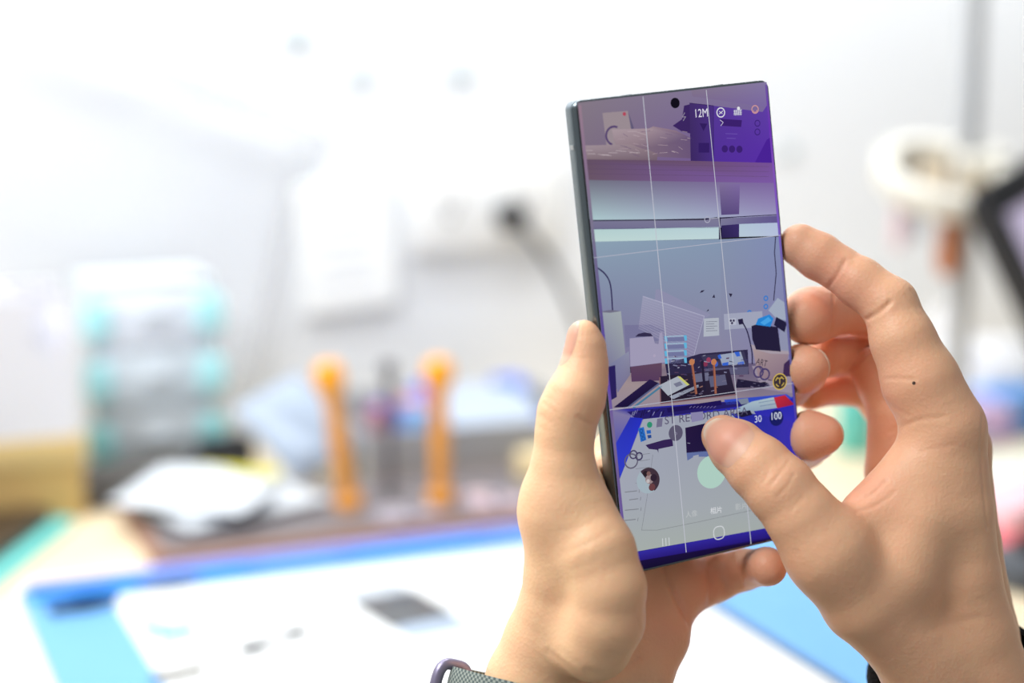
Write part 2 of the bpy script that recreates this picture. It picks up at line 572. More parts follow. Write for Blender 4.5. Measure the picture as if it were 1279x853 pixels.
# outlet strip, plug, cord
pol(ZB, [(714, 398), (900, 384), (905, 460), (718, 474)], (158, 162, 184), 11)
pol(ZB, [(738, 420), (772, 418), (774, 450), (740, 452)], (178, 182, 200), 12)
for c in ((748, 430), (762, 430), (754, 442)): disc(ZB, c, .45, (60, 56, 84), 13)
pol(ZB, [(782, 424), (806, 420), (810, 446), (788, 450)], (34, 28, 60), 13)
line(ZB, smooth_path([(806, 440, 0), (830, 490, 0), (850, 580, 0), (852, 640, 0)], 5), 1.7, (36, 30, 66), 12)
# bench top
pol(ZB, [(130, 720), (420, 640), (620, 632), (1060, 640), (1100, 900), (60, 900)], [(158, 140, 142), (150, 130, 136), (90, 78, 110), (110, 98, 130), (150, 138, 150), (140, 128, 150)], 8)
pol(ZB, [(850, 650), (1060, 640), (1100, 790), (900, 760)], (150, 138, 156), 9)
# kraft bucket, black bag, blue gloves
pol(ZB, [(852, 560), (1030, 585), (1000, 740), (880, 700)], [(168, 148, 150), (150, 130, 142), (128, 106, 124), (146, 124, 134)], 12)
pol(ZB, [(846, 545), (900, 560), (1034, 574), (1030, 592), (940, 590), (852, 566)], (164, 152, 164), 13)
pol(ZB, [(848, 456), (880, 446), (975, 462), (990, 580), (870, 570), (852, 520)], (34, 28, 58), 14)
pol(ZB, [(868, 450), (880, 420), (935, 400), (955, 420), (940, 460)], (38, 130, 208), 15)
pol(ZB, [(890, 440), (930, 412), (945, 430), (910, 452)], (70, 160, 226), 16)
pol(ZB, [(930, 380), (975, 320), (1020, 350), (1022, 430), (970, 420)], (158, 168, 188), 12)
pol(ZB, [(968, 412), (1020, 440), (1008, 486), (956, 452)], (30, 28, 60), 16)
pol(ZB, [(985, 470), (1025, 450), (1040, 580), (985, 575)], (140, 144, 172), 13)
text(ZB, 'ART', (868, 640), (920, 654), (54, 44, 60), 14, 1.3)
ring(ZB, (882, 678), 2.2, .6, (70, 58, 104), 15); ring(ZB, (912, 690), 2.2, .6, (70, 58, 104), 15)
line(ZB, [(890, 690), (908, 660)], 1.4, (80, 70, 110), 15); line(ZB, [(905, 684), (886, 656)], 1.4, (80, 70, 110), 15)
pol(ZB, [(1005, 640), (1050, 600), (1040, 700), (1000, 700)], (60, 40, 80), 14)
# tray with board, brown holder with posts, white packet
pol(ZB, [(430, 640), (600, 590), (830, 570), (836, 690), (440, 700)], (44, 38, 70), 11)
pol(ZB, [(602, 600), (812, 578), (834, 650), (640, 664)], (58, 54, 84), 12)
pol(ZB, [(604, 664), (834, 652), (832, 690), (610, 690)], (88, 86, 116), 13)
pol(ZB, [(690, 596), (796, 580), (816, 640), (706, 646)], (150, 160, 182), 14)
for P_ in ([(684, 600), (696, 592), (704, 612), (690, 616)], [(764, 582), (788, 580), (794, 602), (776, 604)], [(706, 636), (736, 630), (736, 646), (708, 648)], [(780, 634), (810, 626), (812, 640), (784, 644)]):
    pol(ZB, P_, (52, 96, 200), 15)
for c, k in (((640, 620), (150, 60, 90)), ((660, 630), (70, 60, 150)), ((625, 640), (130, 50, 80)), ((676, 640), (60, 90, 180))): disc(ZB, c, .9, k, 15)
pol(ZB, [(405, 700), (740, 664), (772, 786), (408, 832)], [(38, 28, 50), (44, 36, 60), (36, 28, 50), (40, 28, 46)], 14)
line(ZB, [(404, 704), (408, 832), (772, 788)], 1.6, (126, 92, 100), 15)
for P_, k in (([(560, 690), (640, 680), (640, 720), (570, 730)], (104, 104, 130)), ([(640, 700), (720, 690), (730, 740), (650, 752)], (92, 92, 120)), ([(500, 760), (600, 745), (610, 790), (510, 805)], (30, 22, 44))): pol(ZB, P_, k, 15)
pol(ZB, [(398, 744), (494, 698), (544, 742), (444, 794)], (166, 172, 184), 16)
pol(ZB, [(488, 700), (502, 700), (548, 740), (536, 744)], (196, 196, 110), 17)
pol(ZB, [(470, 736), (502, 724), (516, 740), (484, 752)], (116, 118, 140), 17)
pol(ZB, [(450, 798), (590, 740), (594, 752), (470, 810)], (150, 156, 174), 15)
for (a, b) in (((559, 632), (580, 784)), ((665, 632), (674, 782))):
    line(ZB, [a, b], 3.2, (136, 82, 70), 18); line(ZB, [(a[0] + 2, a[1]), (b[0] + 2, b[1])], 1.2, (168, 104, 76), 19)
    disc(ZB, (a[0], a[1] - 2), 1.1, (186, 120, 82), 20); pol(ZB, [(a[0] - 14, a[1] - 6), (a[0] + 14, a[1] - 6), (a[0] + 10, a[1] + 6), (a[0] - 10, a[1] + 6)], (180, 116, 82), 19)
line(ZB, [(608, 625), (622, 770)], 3.6, (34, 28, 52), 18)
random.seed(11)
for i in range(46):
    x = random.uniform(440, 830); y = random.uniform(600, 700)
    c_ = random.choice([(90, 86, 120), (30, 24, 50), (120, 120, 150), (60, 56, 100), (150, 150, 170), (84, 60, 90)])
    line(ZB, [(x, y), (x + random.uniform(6, 26), y + random.uniform(-6, 5))], random.uniform(.7, 1.6), c_, 15)
for i in range(30):
    x = random.uniform(430, 740); y = random.uniform(706, 800)
    line(ZB, [(x, y), (x + random.uniform(5, 22), y + random.uniform(-6, 3))], random.uniform(.6, 1.4), random.choice([(84, 76, 104), (120, 112, 136), (60, 46, 66), (140, 104, 96)]), 15)
for i in range(16):
    x = random.uniform(790, 930); y = random.uniform(716, 750)
    line(ZB, [(x, y), (x + random.uniform(6, 24), y + random.uniform(-3, 5))], random.uniform(.6, 1.3), random.choice([(80, 76, 104), (20, 16, 40), (110, 104, 130)]), 14)
# black tablet with teal strip
pol(ZB, [(180, 850), (356, 714), (398, 732), (250, 850)], [(28, 16, 62), (38, 26, 70), (32, 22, 60), (24, 14, 54)], 16)
line(ZB, [(250, 850), (400, 735)], 2.0, (86, 92, 130), 17); line(ZB, [(275, 852), (412, 748)], 2.4, (70, 120, 150), 16)
pol(ZB, [(780, 712), (930, 735), (940, 752), (770, 756)], (34, 28, 56), 13)
# blue mat far strip and glue tube
pol(ZC, [(60, 90), (150, 78), (940, 22), (980, 40), (1000, 330), (60, 330)], [(150, 142, 160), (44, 40, 150), (30, 36, 170), (150, 140, 190), (74, 60, 190), (46, 52, 170)], 12)
pol(ZC, [(160, 92), (330, 72), (700, 40), (730, 60), (210, 130)], (36, 28, 100), 13)
pol(ZC, [(345, 76), (596, 38), (600, 60), (350, 96)], (28, 16, 82), 14)
pol(ZC, [(610, 36), (900, 10), (930, 30), (620, 60)], (50, 74, 190), 13)
for i in range(14): 
    x = 180 + i * 11; line(ZC, [(x, 118 - (i % 4) * 9), (x + 9, 92 - (i % 3) * 6)], 1.0, random.choice([(104, 96, 150), (24, 16, 60), (130, 130, 170)]), 15)
for i in range(8):
    x = 450 + i * 16; line(ZC, [(x, 74), (x + 10, 66)], 1.0, (100, 90, 140), 15)
pol(ZC, [(672, 34), (720, 28), (726, 52), (690, 58)], (120, 130, 150), 15)
pol(ZC, [(664, 78), (740, 44), (840, 24), (856, 74), (760, 88), (676, 92)], [(150, 170, 190), (162, 180, 192), (170, 190, 196), (150, 164, 180), (140, 158, 180), (140, 156, 180)], 16)
pol(ZC, [(840, 26), (892, 14), (936, 58), (856, 76)], [(190, 44, 60), (186, 36, 52), (150, 30, 60), (170, 34, 60)], 17)
line(ZC, [(770, 50), (850, 36)], .8, (110, 126, 160), 17); line(ZC, [(776, 66), (850, 54)], .8, (110, 126, 160), 17)
# blue side band, white printed sheet
pol(ZC, [(108, 240), (176, 116), (234, 122), (128, 400)], [(44, 56, 190), (38, 46, 170), (36, 46, 190), (50, 62, 196)], 14)
pol(ZC, [(236, 126), (740, 74), (760, 110), (1000, 640), (196, 742), (120, 640), (120, 420)], [(158, 162, 176), (150, 156, 172), (140, 146, 168), (162, 170, 166), (164, 172, 168), (160, 166, 172), (160, 164, 180)], 15)
pol(ZC, [(640, 100), (740, 100), (1000, 150), (1000, 330), (900, 330)], [(38, 44, 150), (34, 40, 150), (66, 50, 180), (76, 60, 190), (30, 30, 150)], 16)
text(ZC, 'ST RECORD AREA', (336, 150), (720, 104), (84, 80, 106), 17, .95)
pol(ZC, [(664, 98), (730, 84), (742, 106), (690, 118)], (26, 22, 50), 17)
pol(ZC, [(300, 124), (326, 120), (322, 160), (296, 164)], (112, 108, 136), 18)
pol(ZC, [(455, 96), (512, 90), (514, 130), (460, 140)], (134, 130, 168), 18)
disc(ZC, (265, 152), 1.05, (46, 140, 110), 18)
pol(ZC, [(212, 168), (238, 162), (250, 222), (224, 232)], (40, 106, 190), 18)
for c in ((226, 180), (230, 198), (236, 216)): ring(ZC, c, .7, .25, (20, 70, 140), 19)
pol(ZC, [(250, 178), (270, 176), (272, 192), (252, 194)], (36, 96, 180), 18); pol(ZC, [(254, 200), (272, 198), (274, 212), (258, 216)], (34, 70, 140), 18)
pol(ZC, [(246, 246), (330, 222), (370, 216), (374, 250), (306, 264), (306, 282), (300, 268), (262, 264)], (50, 34, 82), 18)
disc(ZC, (386, 190), 2.8, (88, 84, 108), 18); text(ZC, 'b', (382, 200), (392, 199), (140, 136, 160), 19)
pol(ZC, [(430, 166), (520, 146), (600, 140), (600, 270), (436, 282)], [(34, 22, 62), (30, 20, 58), (30, 20, 58), (30, 22, 60), (34, 24, 64)], 18)
pol(ZC, [(436, 282), (600, 262), (600, 300), (470, 300), (440, 318)], (96, 110, 160), 18)
pol(ZC, [(466, 296), (492, 290), (492, 312), (468, 312)], (158, 162, 176), 19)
line(ZC, [(440, 236), (452, 238)], .7, (150, 150, 170), 19)
for c, a, b in (((180, 320), 3.1, 2.2), ):
    x, y = ZC(c)
    ring(ZC, c, 2.7, .5, (96, 92, 112), 18)
ring(ZC, (190, 290), 1.6, .5, (70, 62, 96), 18); ring(ZC, (216, 298), 1.5, .55, (60, 52, 88), 18)
line(ZC, [(280, 290), (256, 470), (228, 640), (300, 640), (500, 600), (820, 530)], .35, (96, 96, 104), 17)
for k, y in enumerate((285, 312, 348, 380, 415)): line(ZC, [(200 + (k % 2) * 20, y + 8), (266, y)], .6, (120, 122, 132), 18)
for k, (y, x0, x1) in enumerate(((458, 150, 206), (494, 170, 212), (542, 150, 214), (590, 140, 200))):
    line(ZC, [(x0, y + 6), (x1, y)], 1.0, (122, 124, 132), 18)
    line(ZC, [(x1 + 12, y - 8), (x1 + 10, y + 8)], .6, (110, 112, 120), 18)
# blue band along the foot of the picture
pol(ZC, [(170, 745), (1010, 596), (1010, 700), (170, 850)], [(38, 26, 130), (30, 20, 110), (22, 12, 70), (30, 16, 80)], 18)
pol(ZC, [(170, 748), (850, 622), (850, 668), (170, 790)], [(52, 44, 160), (46, 36, 150), (36, 24, 120), (40, 26, 120)], 19)
pol(ZC, [(170, 790), (1010, 648), (1010, 720), (170, 870)], [(24, 12, 60), (24, 12, 60), (12, 8, 30), (12, 8, 30)], 20)
# purple sheen of the rounded long edges: reflection, painted into the edge bands below
WHT = (222, 224, 228)
# camera app: grid
for (a, b) in (((803, 121), (857, 690)), ((882, 113), (938, 680))): line(ZZ, [a, b], .95, (190, 192, 204), 24)
for (a, b) in (((737, 323), (978, 294)), ((757, 513), (998, 478))): line(ZZ, [a, b], .8, (176, 178, 194), 24)
# top icons
disc(ZA, (555, 152), 1.78, (14, 10, 24), 24)
text(ZA, '12M', (655, 222), (714, 217), (226, 224, 236), 24, 1.25)
line(ZA, [(602, 198), (590, 220), (606, 218), (594, 238)], .8, (150, 140, 160), 24)
ring(ZA, (776, 198), 1.75, .38, WHT, 24); line(ZA, [(768, 206), (786, 190)], .9, WHT, 24); line(ZA, [(768, 192), (784, 204)], .7, WHT, 24)
for k in range(4):
    line(ZA, [(842 + k * 9, 186), (846 + k * 9, 212)], .7, WHT, 24); line(ZA, [(838, 188 + k * 7), (878, 184 + k * 7)], .6, WHT, 24)
disc(ZA, (862, 178), .6, WHT, 24)
ring(ZA, (942, 183), 1.5, .35, (206, 150, 150), 24); ring(ZA, (942, 186), .9, .3, (206, 150, 150), 24, 180, 360)
line(ZA, [(772, 234), (788, 246), (776, 262)], .9, (190, 180, 210), 24)
# scan button
ring(ZB, (984, 725), 3.0, .4, (206, 176, 80), 26); disc(ZB, (984, 725), 2.65, (58, 48, 56), 25)
ring(ZB, (984, 725), 1.9, .35, (206, 176, 80), 26, 20, 70); ring(ZB, (984, 725), 1.9, .35, (206, 176, 80), 26, 110, 160)
ring(ZB, (984, 725), 1.9, .35, (206, 176, 80), 26, 200, 250); ring(ZB, (984, 725), 1.9, .35, (206, 176, 80), 26, 290, 340)
text(ZB, 'T', (974, 736), (994, 734), (206, 176, 80), 26)
# zoom row
disc(ZC, (852, 120), 2.9, (22, 26, 96), 24)
text(ZC, '100', (830, 130), (876, 124), (216, 222, 240), 25, 1.15)
text(ZC, '30', (752, 142), (784, 137), (206, 212, 236), 25, 1.1)
# shutter, thumbnail, modes, navigation
disc(ZC, (552, 370), 5.85, (172, 204, 192), 24, 40)
disc(ZC, (258, 410), 4.5, (160, 176, 186), 24)
x0, y0 = ZC((258, 410))
cp = circ(x0, y0, 4.5, 40)
put([p for p in cp if (p[0] - x0) * .75 + (p[1] - y0) * .45 > -.4] , (64, 48, 60), 25)
put(circ(x0 + .6, y0 + .4, 1.7, 14), (150, 130, 132), 26); put(circ(x0 - .8, y0 + 2.6, 1.0, 12), (40, 30, 38), 26)
put(circ(x0 + 2.2, y0 + .6, 1.3, 14), (46, 32, 48), 27); put(circ(x0 + 1.2, y0 - 2.6, 1.3, 12), (104, 62, 66), 26)
put(circ(x0 + .4, y0 + 2.4, .8, 12), (122, 90, 88), 27); put(circ(x0 - .1, y0 - .2, .7, 12), (190, 184, 186), 27)
text(ZC, '相片', (546, 564), (600, 556), WHT, 25, 1.0)
text(ZC, '人像', (432, 580), (486, 572), (186, 190, 192), 25, 1.0)
text(ZC, '影片', (662, 546), (716, 538), (186, 190, 192), 25, 1.0)
for x in (324, 339, 354): line(ZC, [(x, 678 - (x - 324) * .12), (x + 2, 714 - (x - 324) * .12)], .95, (206, 210, 214), 25)
x1, y1 = ZC((586, 652))
ro = rrect(4.7, 4.9, 1.9, 5, x1, y1); ri = rrect(4.0, 4.2, 1.55, 5, x1, y1)
for i in range(len(ro)):
    j = (i + 1) % len(ro); put([ro[i], ro[j], ri[j], ri[i]], (206, 210, 214), 25)
line(ZC, [(840, 626), (824, 612), (836, 602)], .9, (186, 190, 200), 25)

# display edge tint bands: violet reflection on the curved rims, painted as emission colour
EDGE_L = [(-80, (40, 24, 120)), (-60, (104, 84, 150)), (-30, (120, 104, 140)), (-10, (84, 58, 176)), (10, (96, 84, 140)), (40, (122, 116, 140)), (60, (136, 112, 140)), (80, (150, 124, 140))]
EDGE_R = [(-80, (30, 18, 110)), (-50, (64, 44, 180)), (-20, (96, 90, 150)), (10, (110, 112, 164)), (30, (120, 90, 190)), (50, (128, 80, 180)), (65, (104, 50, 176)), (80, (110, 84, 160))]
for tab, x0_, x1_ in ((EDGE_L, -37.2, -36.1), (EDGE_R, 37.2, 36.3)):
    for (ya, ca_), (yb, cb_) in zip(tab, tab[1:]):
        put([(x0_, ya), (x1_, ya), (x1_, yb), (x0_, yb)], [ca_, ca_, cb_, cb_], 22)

me = bpy.data.meshes.new('display')
me.from_pydata(DV, [], DF)
ca = me.color_attributes.new('shade', 'FLOAT_COLOR', 'POINT')
ca.data.foreach_set('color', np.array(DC, dtype=np.float32).ravel())
M_disp = bpy.data.materials.new('lit display')
M_disp.use_nodes = True
nt = M_disp.node_tree
b = nt.nodes['Principled BSDF']
b.inputs['Base Color'].default_value = (0, 0, 0, 1)
b.inputs['Roughness'].default_value = .12
b.inputs['Specular IOR Level'].default_value = .06
a_ = nt.nodes.new('ShaderNodeAttribute'); a_.attribute_name = 'shade'
nt.links.new(a_.outputs['Color'], b.inputs['Emission Color'])
b.inputs['Emission Strength'].default_value = 1.0
o = link_mesh('display', me, M_disp, phone)
o['label'] = 'lit screen with a photo app showing the bench, grid lines and a round shutter button'


#@HANDS
# ================================================================== HANDS (grown from a distance field of tapered limbs)
def cam3(px, py, D):
    return np.array([(px - CX) / F * D, (CY - py) / F * D, -D])


def smin(a, b, k):
    h = np.maximum(k - np.abs(a - b), 0) / k
    return np.minimum(a, b) - h * h * k * .25


def nodes(chain):
    return [(cam3(x, y, D), r * D / F) for x, y, D, r in chain]


class Hand:
    def __init__(self, palm, fingers, extra_k=7.0, res=.8, box_px=None):
        self.palm = [nodes(c) for c in palm]
        self.fingers = [(nodes(c), k) for c, k in fingers]
        allp = [n for c in self.palm for n in c] + [n for c, _ in self.fingers for n in c]
        lo = np.min([p - r for p, r in allp], axis=0) - 3
        hi = np.max([p + r for p, r in allp], axis=0) + 3
        self.h = res
        self.lo = lo
        self.n = np.ceil((hi - lo) / res).astype(int) + 1
        ax = [(lo[i] + res * np.arange(self.n[i])).astype(np.float32) for i in range(3)]
        self.ax = ax
        P = self.group(self.palm, extra_k)
        out = P.copy()
        for c, k in self.fingers:
            Fd = self.group([c], 3.0)
            out = np.minimum(out, smin(P, Fd, k))
        # keep clear of the phone
        X, Y, Z = np.meshgrid(*ax, indexing='ij', sparse=True)
        q = [(X - PT[0]) * PR[0, i] + (Y - PT[1]) * PR[1, i] + (Z - PT[2]) * PR[2, i] for i in range(3)]
        rr = 1.6
        d0 = np.abs(q[0]) - (PW / 2 - rr); d1 = np.abs(q[1]) - (PH / 2 - rr); d2 = np.abs(q[2] + PD / 2) - (PD / 2 - rr)
        ph = np.sqrt(np.maximum(d0, 0) ** 2 + np.maximum(d1, 0) ** 2 + np.maximum(d2, 0) ** 2) + np.minimum(np.maximum(d0, np.maximum(d1, d2)), 0) - rr - .15
        a, b_ = out, -ph
        hh = np.maximum(.8 - np.abs(a - b_), 0) / .8
        self.f = np.maximum(a, b_) + hh * hh * .8 * .25

    def group(self, chains, k):
        out = np.full(self.n, 30.0, dtype=np.float32)
        for c in chains:
            cf = None
            for (a, ra), (b, rb) in zip(c, c[1:]):
                m = max(ra, rb) + 14
                i0 = np.maximum(np.floor((np.minimum(a, b) - m - self.lo) / self.h).astype(int), 0)
                i1 = np.minimum(np.ceil((np.maximum(a, b) + m - self.lo) / self.h).astype(int) + 1, self.n)
                sl = tuple(slice(i0[i], i1[i]) for i in range(3))
                X, Y, Z = np.meshgrid(*[self.ax[i][sl[i]] for i in range(3)], indexing='ij', sparse=True)
                ba = b - a
                L = float(ba @ ba) + 1e-9
                t = np.clip(((X - a[0]) * ba[0] + (Y - a[1]) * ba[1] + (Z - a[2]) * ba[2]) / L, 0, 1)
                d = np.sqrt((X - a[0] - t * ba[0]) ** 2 + (Y - a[1] - t * ba[1]) ** 2 + (Z - a[2] - t * ba[2]) ** 2) - (ra + (rb - ra) * t)
                if cf is None:
                    cf = np.full(self.n, 30.0, dtype=np.float32)
                cf[sl] = smin(cf[sl], d.astype(np.float32), 2.0)
            out = smin(out, cf, k)
        return out

    def sample(self, A, p):
        g = (p - self.lo) / self.h
        g = np.clip(g, 0, self.n - 1.001)
        i = np.floor(g).astype(int)
        t = g - i
        r = 0
        for dx in (0, 1):
            for dy in (0, 1):
                for dz in (0, 1):
                    w = (t[:, 0] if dx else 1 - t[:, 0]) * (t[:, 1] if dy else 1 - t[:, 1]) * (t[:, 2] if dz else 1 - t[:, 2])
                    r = r + w * A[i[:, 0] + dx, i[:, 1] + dy, i[:, 2] + dz]
        return r

    def grad(self, p):
        e = self.h * .7
        g = np.stack([self.sample(self.f, p + np.eye(3)[i] * e) - self.sample(self.f, p - np.eye(3)[i] * e) for i in range(3)], 1)
        return g / (np.linalg.norm(g, axis=1, keepdims=True) + 1e-9)

    def mesh(self):
        f = self.f
        nx, ny, nz = f.shape
        s = f < 0
        cells = np.zeros((nx - 1, ny - 1, nz - 1), dtype=np.int8)
        for dx in (0, 1):
            for dy in (0, 1):
                for dz in (0, 1):
                    cells += s[dx:nx - 1 + dx, dy:ny - 1 + dy, dz:nz - 1 + dz]
        act = (cells > 0) & (cells < 8)
        idx = -np.ones(act.shape, dtype=np.int64)
        ijk = np.argwhere(act)
        idx[act] = np.arange(len(ijk))
        acc = np.zeros((len(ijk), 3)); cnt = np.zeros(len(ijk))
        corners = [(a, b, c) for a in (0, 1) for b in (0, 1) for c in (0, 1)]
        for a in corners:
            for ax in range(3):
                if a[ax]: continue
                b = list(a); b[ax] = 1
                fa = f[ijk[:, 0] + a[0], ijk[:, 1] + a[1], ijk[:, 2] + a[2]]
                fb = f[ijk[:, 0] + b[0], ijk[:, 1] + b[1], ijk[:, 2] + b[2]]
                m = (fa < 0) != (fb < 0)
                t = np.where(m, fa / np.where(m, fa - fb, 1), 0)
                pos = np.tile(np.array(a, float), (len(ijk), 1)); pos[:, ax] = t
                acc[m] += pos[m]; cnt[m] += 1
        v = ijk + acc / cnt[:, None]
        v = v * self.h + self.lo
        for _ in range(2):
            v = v - np.clip(self.sample(f, v), -.4, .4)[:, None] * self.grad(v)
        quads = []
        for ax in range(3):
            o1, o2 = (ax + 1) % 3, (ax + 2) % 3
            sh = [slice(None)] * 3; sh2 = [slice(None)] * 3
            sh[ax] = slice(0, -1); sh2[ax] = slice(1, None)
            A, B = s[tuple(sh)], s[tuple(sh2)]
            e = np.argwhere(A != B)
            e = e[(e[:, o1] > 0) & (e[:, o2] > 0) & (e[:, o1] < f.shape[o1] - 1) & (e[:, o2] < f.shape[o2] - 1)]
            ins = A[e[:, 0], e[:, 1], e[:, 2]]
            def cell(d1, d2):
                q = e.copy(); q[:, o1] -= d1; q[:, o2] -= d2
                return idx[q[:, 0], q[:, 1], q[:, 2]]
            q = np.stack([cell(1, 1), cell(0, 1), cell(0, 0), cell(1, 0)], 1)
            q[~ins] = q[~ins][:, ::-1]
            quads.append(q)
        return v, np.concatenate(quads)

    def hit(self, p0, d, far=24.0):
        """first surface met walking from p0 along d (unit)"""
        t = 0.0
        for _ in range(60):
            s_ = float(self.sample(self.f, (p0 + d * t)[None])[0])
            if s_ < .01: break
            t += max(s_ * .8, .02)
            if t > far: return None
        return p0 + d * t


def project(v):
    return np.stack([CX + F * v[:, 0] / -v[:, 2], CY - F * v[:, 1] / -v[:, 2]], 1)


def seg_dist(p, pts):
    best = np.full(len(p), 1e9)
    for a, b in zip(pts, pts[1:]):
        a = np.array(a, float); b = np.array(b, float)
        ba = b - a
        t = np.clip(((p - a) @ ba) / (ba @ ba + 1e-9), 0, 1)
        best = np.minimum(best, np.linalg.norm(p - a - t[:, None] * ba, axis=1))
    return best


def hand_object(H, name, origin, creases, flush_shade, material, base_flush=.2):
    v, q = H.mesh()
    nrm = H.grad(v)
    px = project(v)
    view = -v / np.linalg.norm(v, axis=1, keepdims=True)
    facing = np.clip((nrm * view).sum(1) * 2.0, 0, 1)
    for pts, w, depth in creases:
        if len(pts) > 2:
            sp = smooth_path([(*p, 0) for p in pts], 5)
            pts = [(p[0], p[1]) for p in sp]
        d = seg_dist(px, pts)
        v = v - nrm * (facing * depth * np.exp(-(d / w) ** 2) - facing * depth * .10 * np.exp(-((d - 2.2 * w) / (w * 1.2)) ** 2))[:, None]
    fl = np.full(len(v), base_flush)
    for (x, y, D, r, s_) in flush_shade:
        c = cam3(x, y, D); R_ = r * D / F
        fl = fl + s_ * np.exp(-(np.linalg.norm(v - c, axis=1) / R_) ** 2)
    world = CAM + (v / 1000) @ RW.T - origin
    me = bpy.data.meshes.new(name)
    me.vertices.add(len(world)); me.vertices.foreach_set('co', world.astype(np.float32).ravel())
    me.loops.add(q.size); me.loops.foreach_set('vertex_index', q.astype(np.int32).ravel())
    me.polygons.add(len(q)); me.polygons.foreach_set('loop_start', np.arange(0, q.size, 4, dtype=np.int32))
    me.update(calc_edges=True); me.validate()
    at_ = me.attributes.new('flush_shade', 'FLOAT', 'POINT')
    at_.data.foreach_set('value', np.clip(fl, 0, 1.2).astype(np.float32))
    for p in me.polygons: p.use_smooth = True
    o = link_mesh(name, me, material)
    o.location = tuple(origin)
    return o


def nail(H, parent, origin, base, tip, dorsal, half_angle, mat_, over=1.5, lift=.25):
    """curved nail plate: base/tip axis points inside the finger (mm, camera axes); dorsal = outward direction"""
    base = np.array(base); tip = np.array(tip)
    t = (tip - base); L = np.linalg.norm(t); t /= L
    n = np.array(dorsal, float); n -= t * (n @ t); n /= np.linalg.norm(n)
    s_ = np.cross(t, n)
    NU, NV = 18, 15
    P = np.zeros((NU, NV, 3)); ok = True
    for i in range(NU):
        y = i / (NU - 1) * 2 - 1
        for j in range(NV):
            a = (j / (NV - 1) * 2 - 1)
            kk = .80 if y < 0 else .55
            xx = a * math.sqrt(1 - kk * y * y / 2)
            yy = y * math.sqrt(1 - kk * a * a / 2)
            uu = (yy + 1) / 2
            th = xx * half_angle
            d = n * math.cos(th) + s_ * math.sin(th)
            c = base + t * L * uu
            h = H.hit(c + d * 16, -d, 24)
            if h is None:
                h = P[i - 1, j] + t * (L / (NU - 1)) if i else c + d * 6
            rim = max(abs(a), abs(y)) ** 6
            P[i, j] = h + d * (lift * (1 - .9 * rim) + (.2 * max(0, yy) ** 3))
    th_ = .35
    bm = bmesh.new()
    W_ = lambda p: tuple(CAM + RW @ (p / 1000) - origin)
    top = [[bm.verts.new(W_(P[i, j])) for j in range(NV)] for i in range(NU)]
    bot = [[bm.verts.new(W_(P[i, j] - (P[i, j] - (base + t * ((P[i, j] - base) @ t))) * th_ / 8)) for j in range(NV)] for i in range(NU)]
    for i in range(NU - 1):
        for j in range(NV - 1):
            bm.faces.new((top[i][j], top[i][j + 1], top[i + 1][j + 1], top[i + 1][j]))
            bm.faces.new((bot[i][j], bot[i + 1][j], bot[i + 1][j + 1], bot[i][j + 1]))
    bd = [(i, 0) for i in range(NU)] + [(NU - 1, j) for j in range(1, NV)] + [(i, NV - 1) for i in range(NU - 2, -1, -1)] + [(0, j) for j in range(NV - 2, 0, -1)]
    for a, b_ in zip(bd, bd[1:] + bd[:1]):
        bm.faces.new((top[a[0]][a[1]], top[b_[0]][b_[1]], bot[b_[0]][b_[1]], bot[a[0]][a[1]]))
    o = obj('fingernail', bm, mat_, parent, True)
    at_ = o.data.attributes.new('along', 'FLOAT', 'POINT')
    vals = []
    for blk in (0, 1):
        for i in range(NU):
            for j in range(NV): vals.append(i / (NU - 1) + .05 * abs(j / (NV - 1) * 2 - 1) ** 2)
    at_.data.foreach_set('value', np.array(vals, dtype=np.float32))
    return o


def nail_mat(name):
    m = mat(name, (240, 190, 172), .42, 0, .3)
    nt = m.node_tree; b = nt.nodes['Principled BSDF']
    a = nt.nodes.new('ShaderNodeAttribute'); a.attribute_name = 'along'
    r = nt.nodes.new('ShaderNodeValToRGB')
    e = r.color_ramp.elements
    e[0].position = 0; e[0].color = (*s2l((236, 182, 156)), 1)
    e[1].position = 1; e[1].color = (*s2l((244, 214, 190)), 1)
    for p, c in ((.20, (236, 180, 154)), (.30, (233, 162, 138)), (.86, (236, 168, 142)), (.94, (240, 198, 170))):
        x = e.new(p); x.color = (*s2l(c), 1)
    nt.links.new(a.outputs['Fac'], r.inputs['Fac'])
    nt.links.new(r.outputs['Color'], b.inputs['Base Color'])
    b.inputs['Subsurface Weight'].default_value = .3
    b.inputs['Subsurface Radius'].default_value = (1, .4, .25)
    b.inputs['Subsurface Scale'].default_value = .002
    return m


M_nail = nail_mat('fingernail keratin')
RES = .8
# ---------------------------------------------------------------- left hand (thumb up the left rim, fingers wrapped behind)
LP = [
    [(699, 640, 583, 45), (701, 720, 588, 45.5), (698, 760, 592, 50), (684, 800, 596, 53), (664, 850, 599, 56), (632, 960, 606, 66), (590, 1120, 616, 74)],
    [(728, 645, 580, 43), (745, 690, 576, 49), (760, 735, 574, 47), (757, 775, 576, 48), (742, 802, 581, 50)],
    [(820, 765, 622, 38), (815, 795, 618, 45), (795, 840, 612, 46), (752, 930, 610, 62), (690, 1120, 618, 74)],
    [(730, 840, 608, 45), (775, 570, 626, 33)],
    [(735, 840, 610, 45), (805, 610, 634, 34)],
    [(750, 840, 612, 45), (832, 660, 634, 34)],
    [(770, 840, 612, 45), (842, 735, 628, 37)],
    [(701, 632, 585, 39), (770, 590, 620, 33)],
    [(720, 1120, 618, 70), (730, 930, 606, 64), (730, 850, 604, 50)],
]
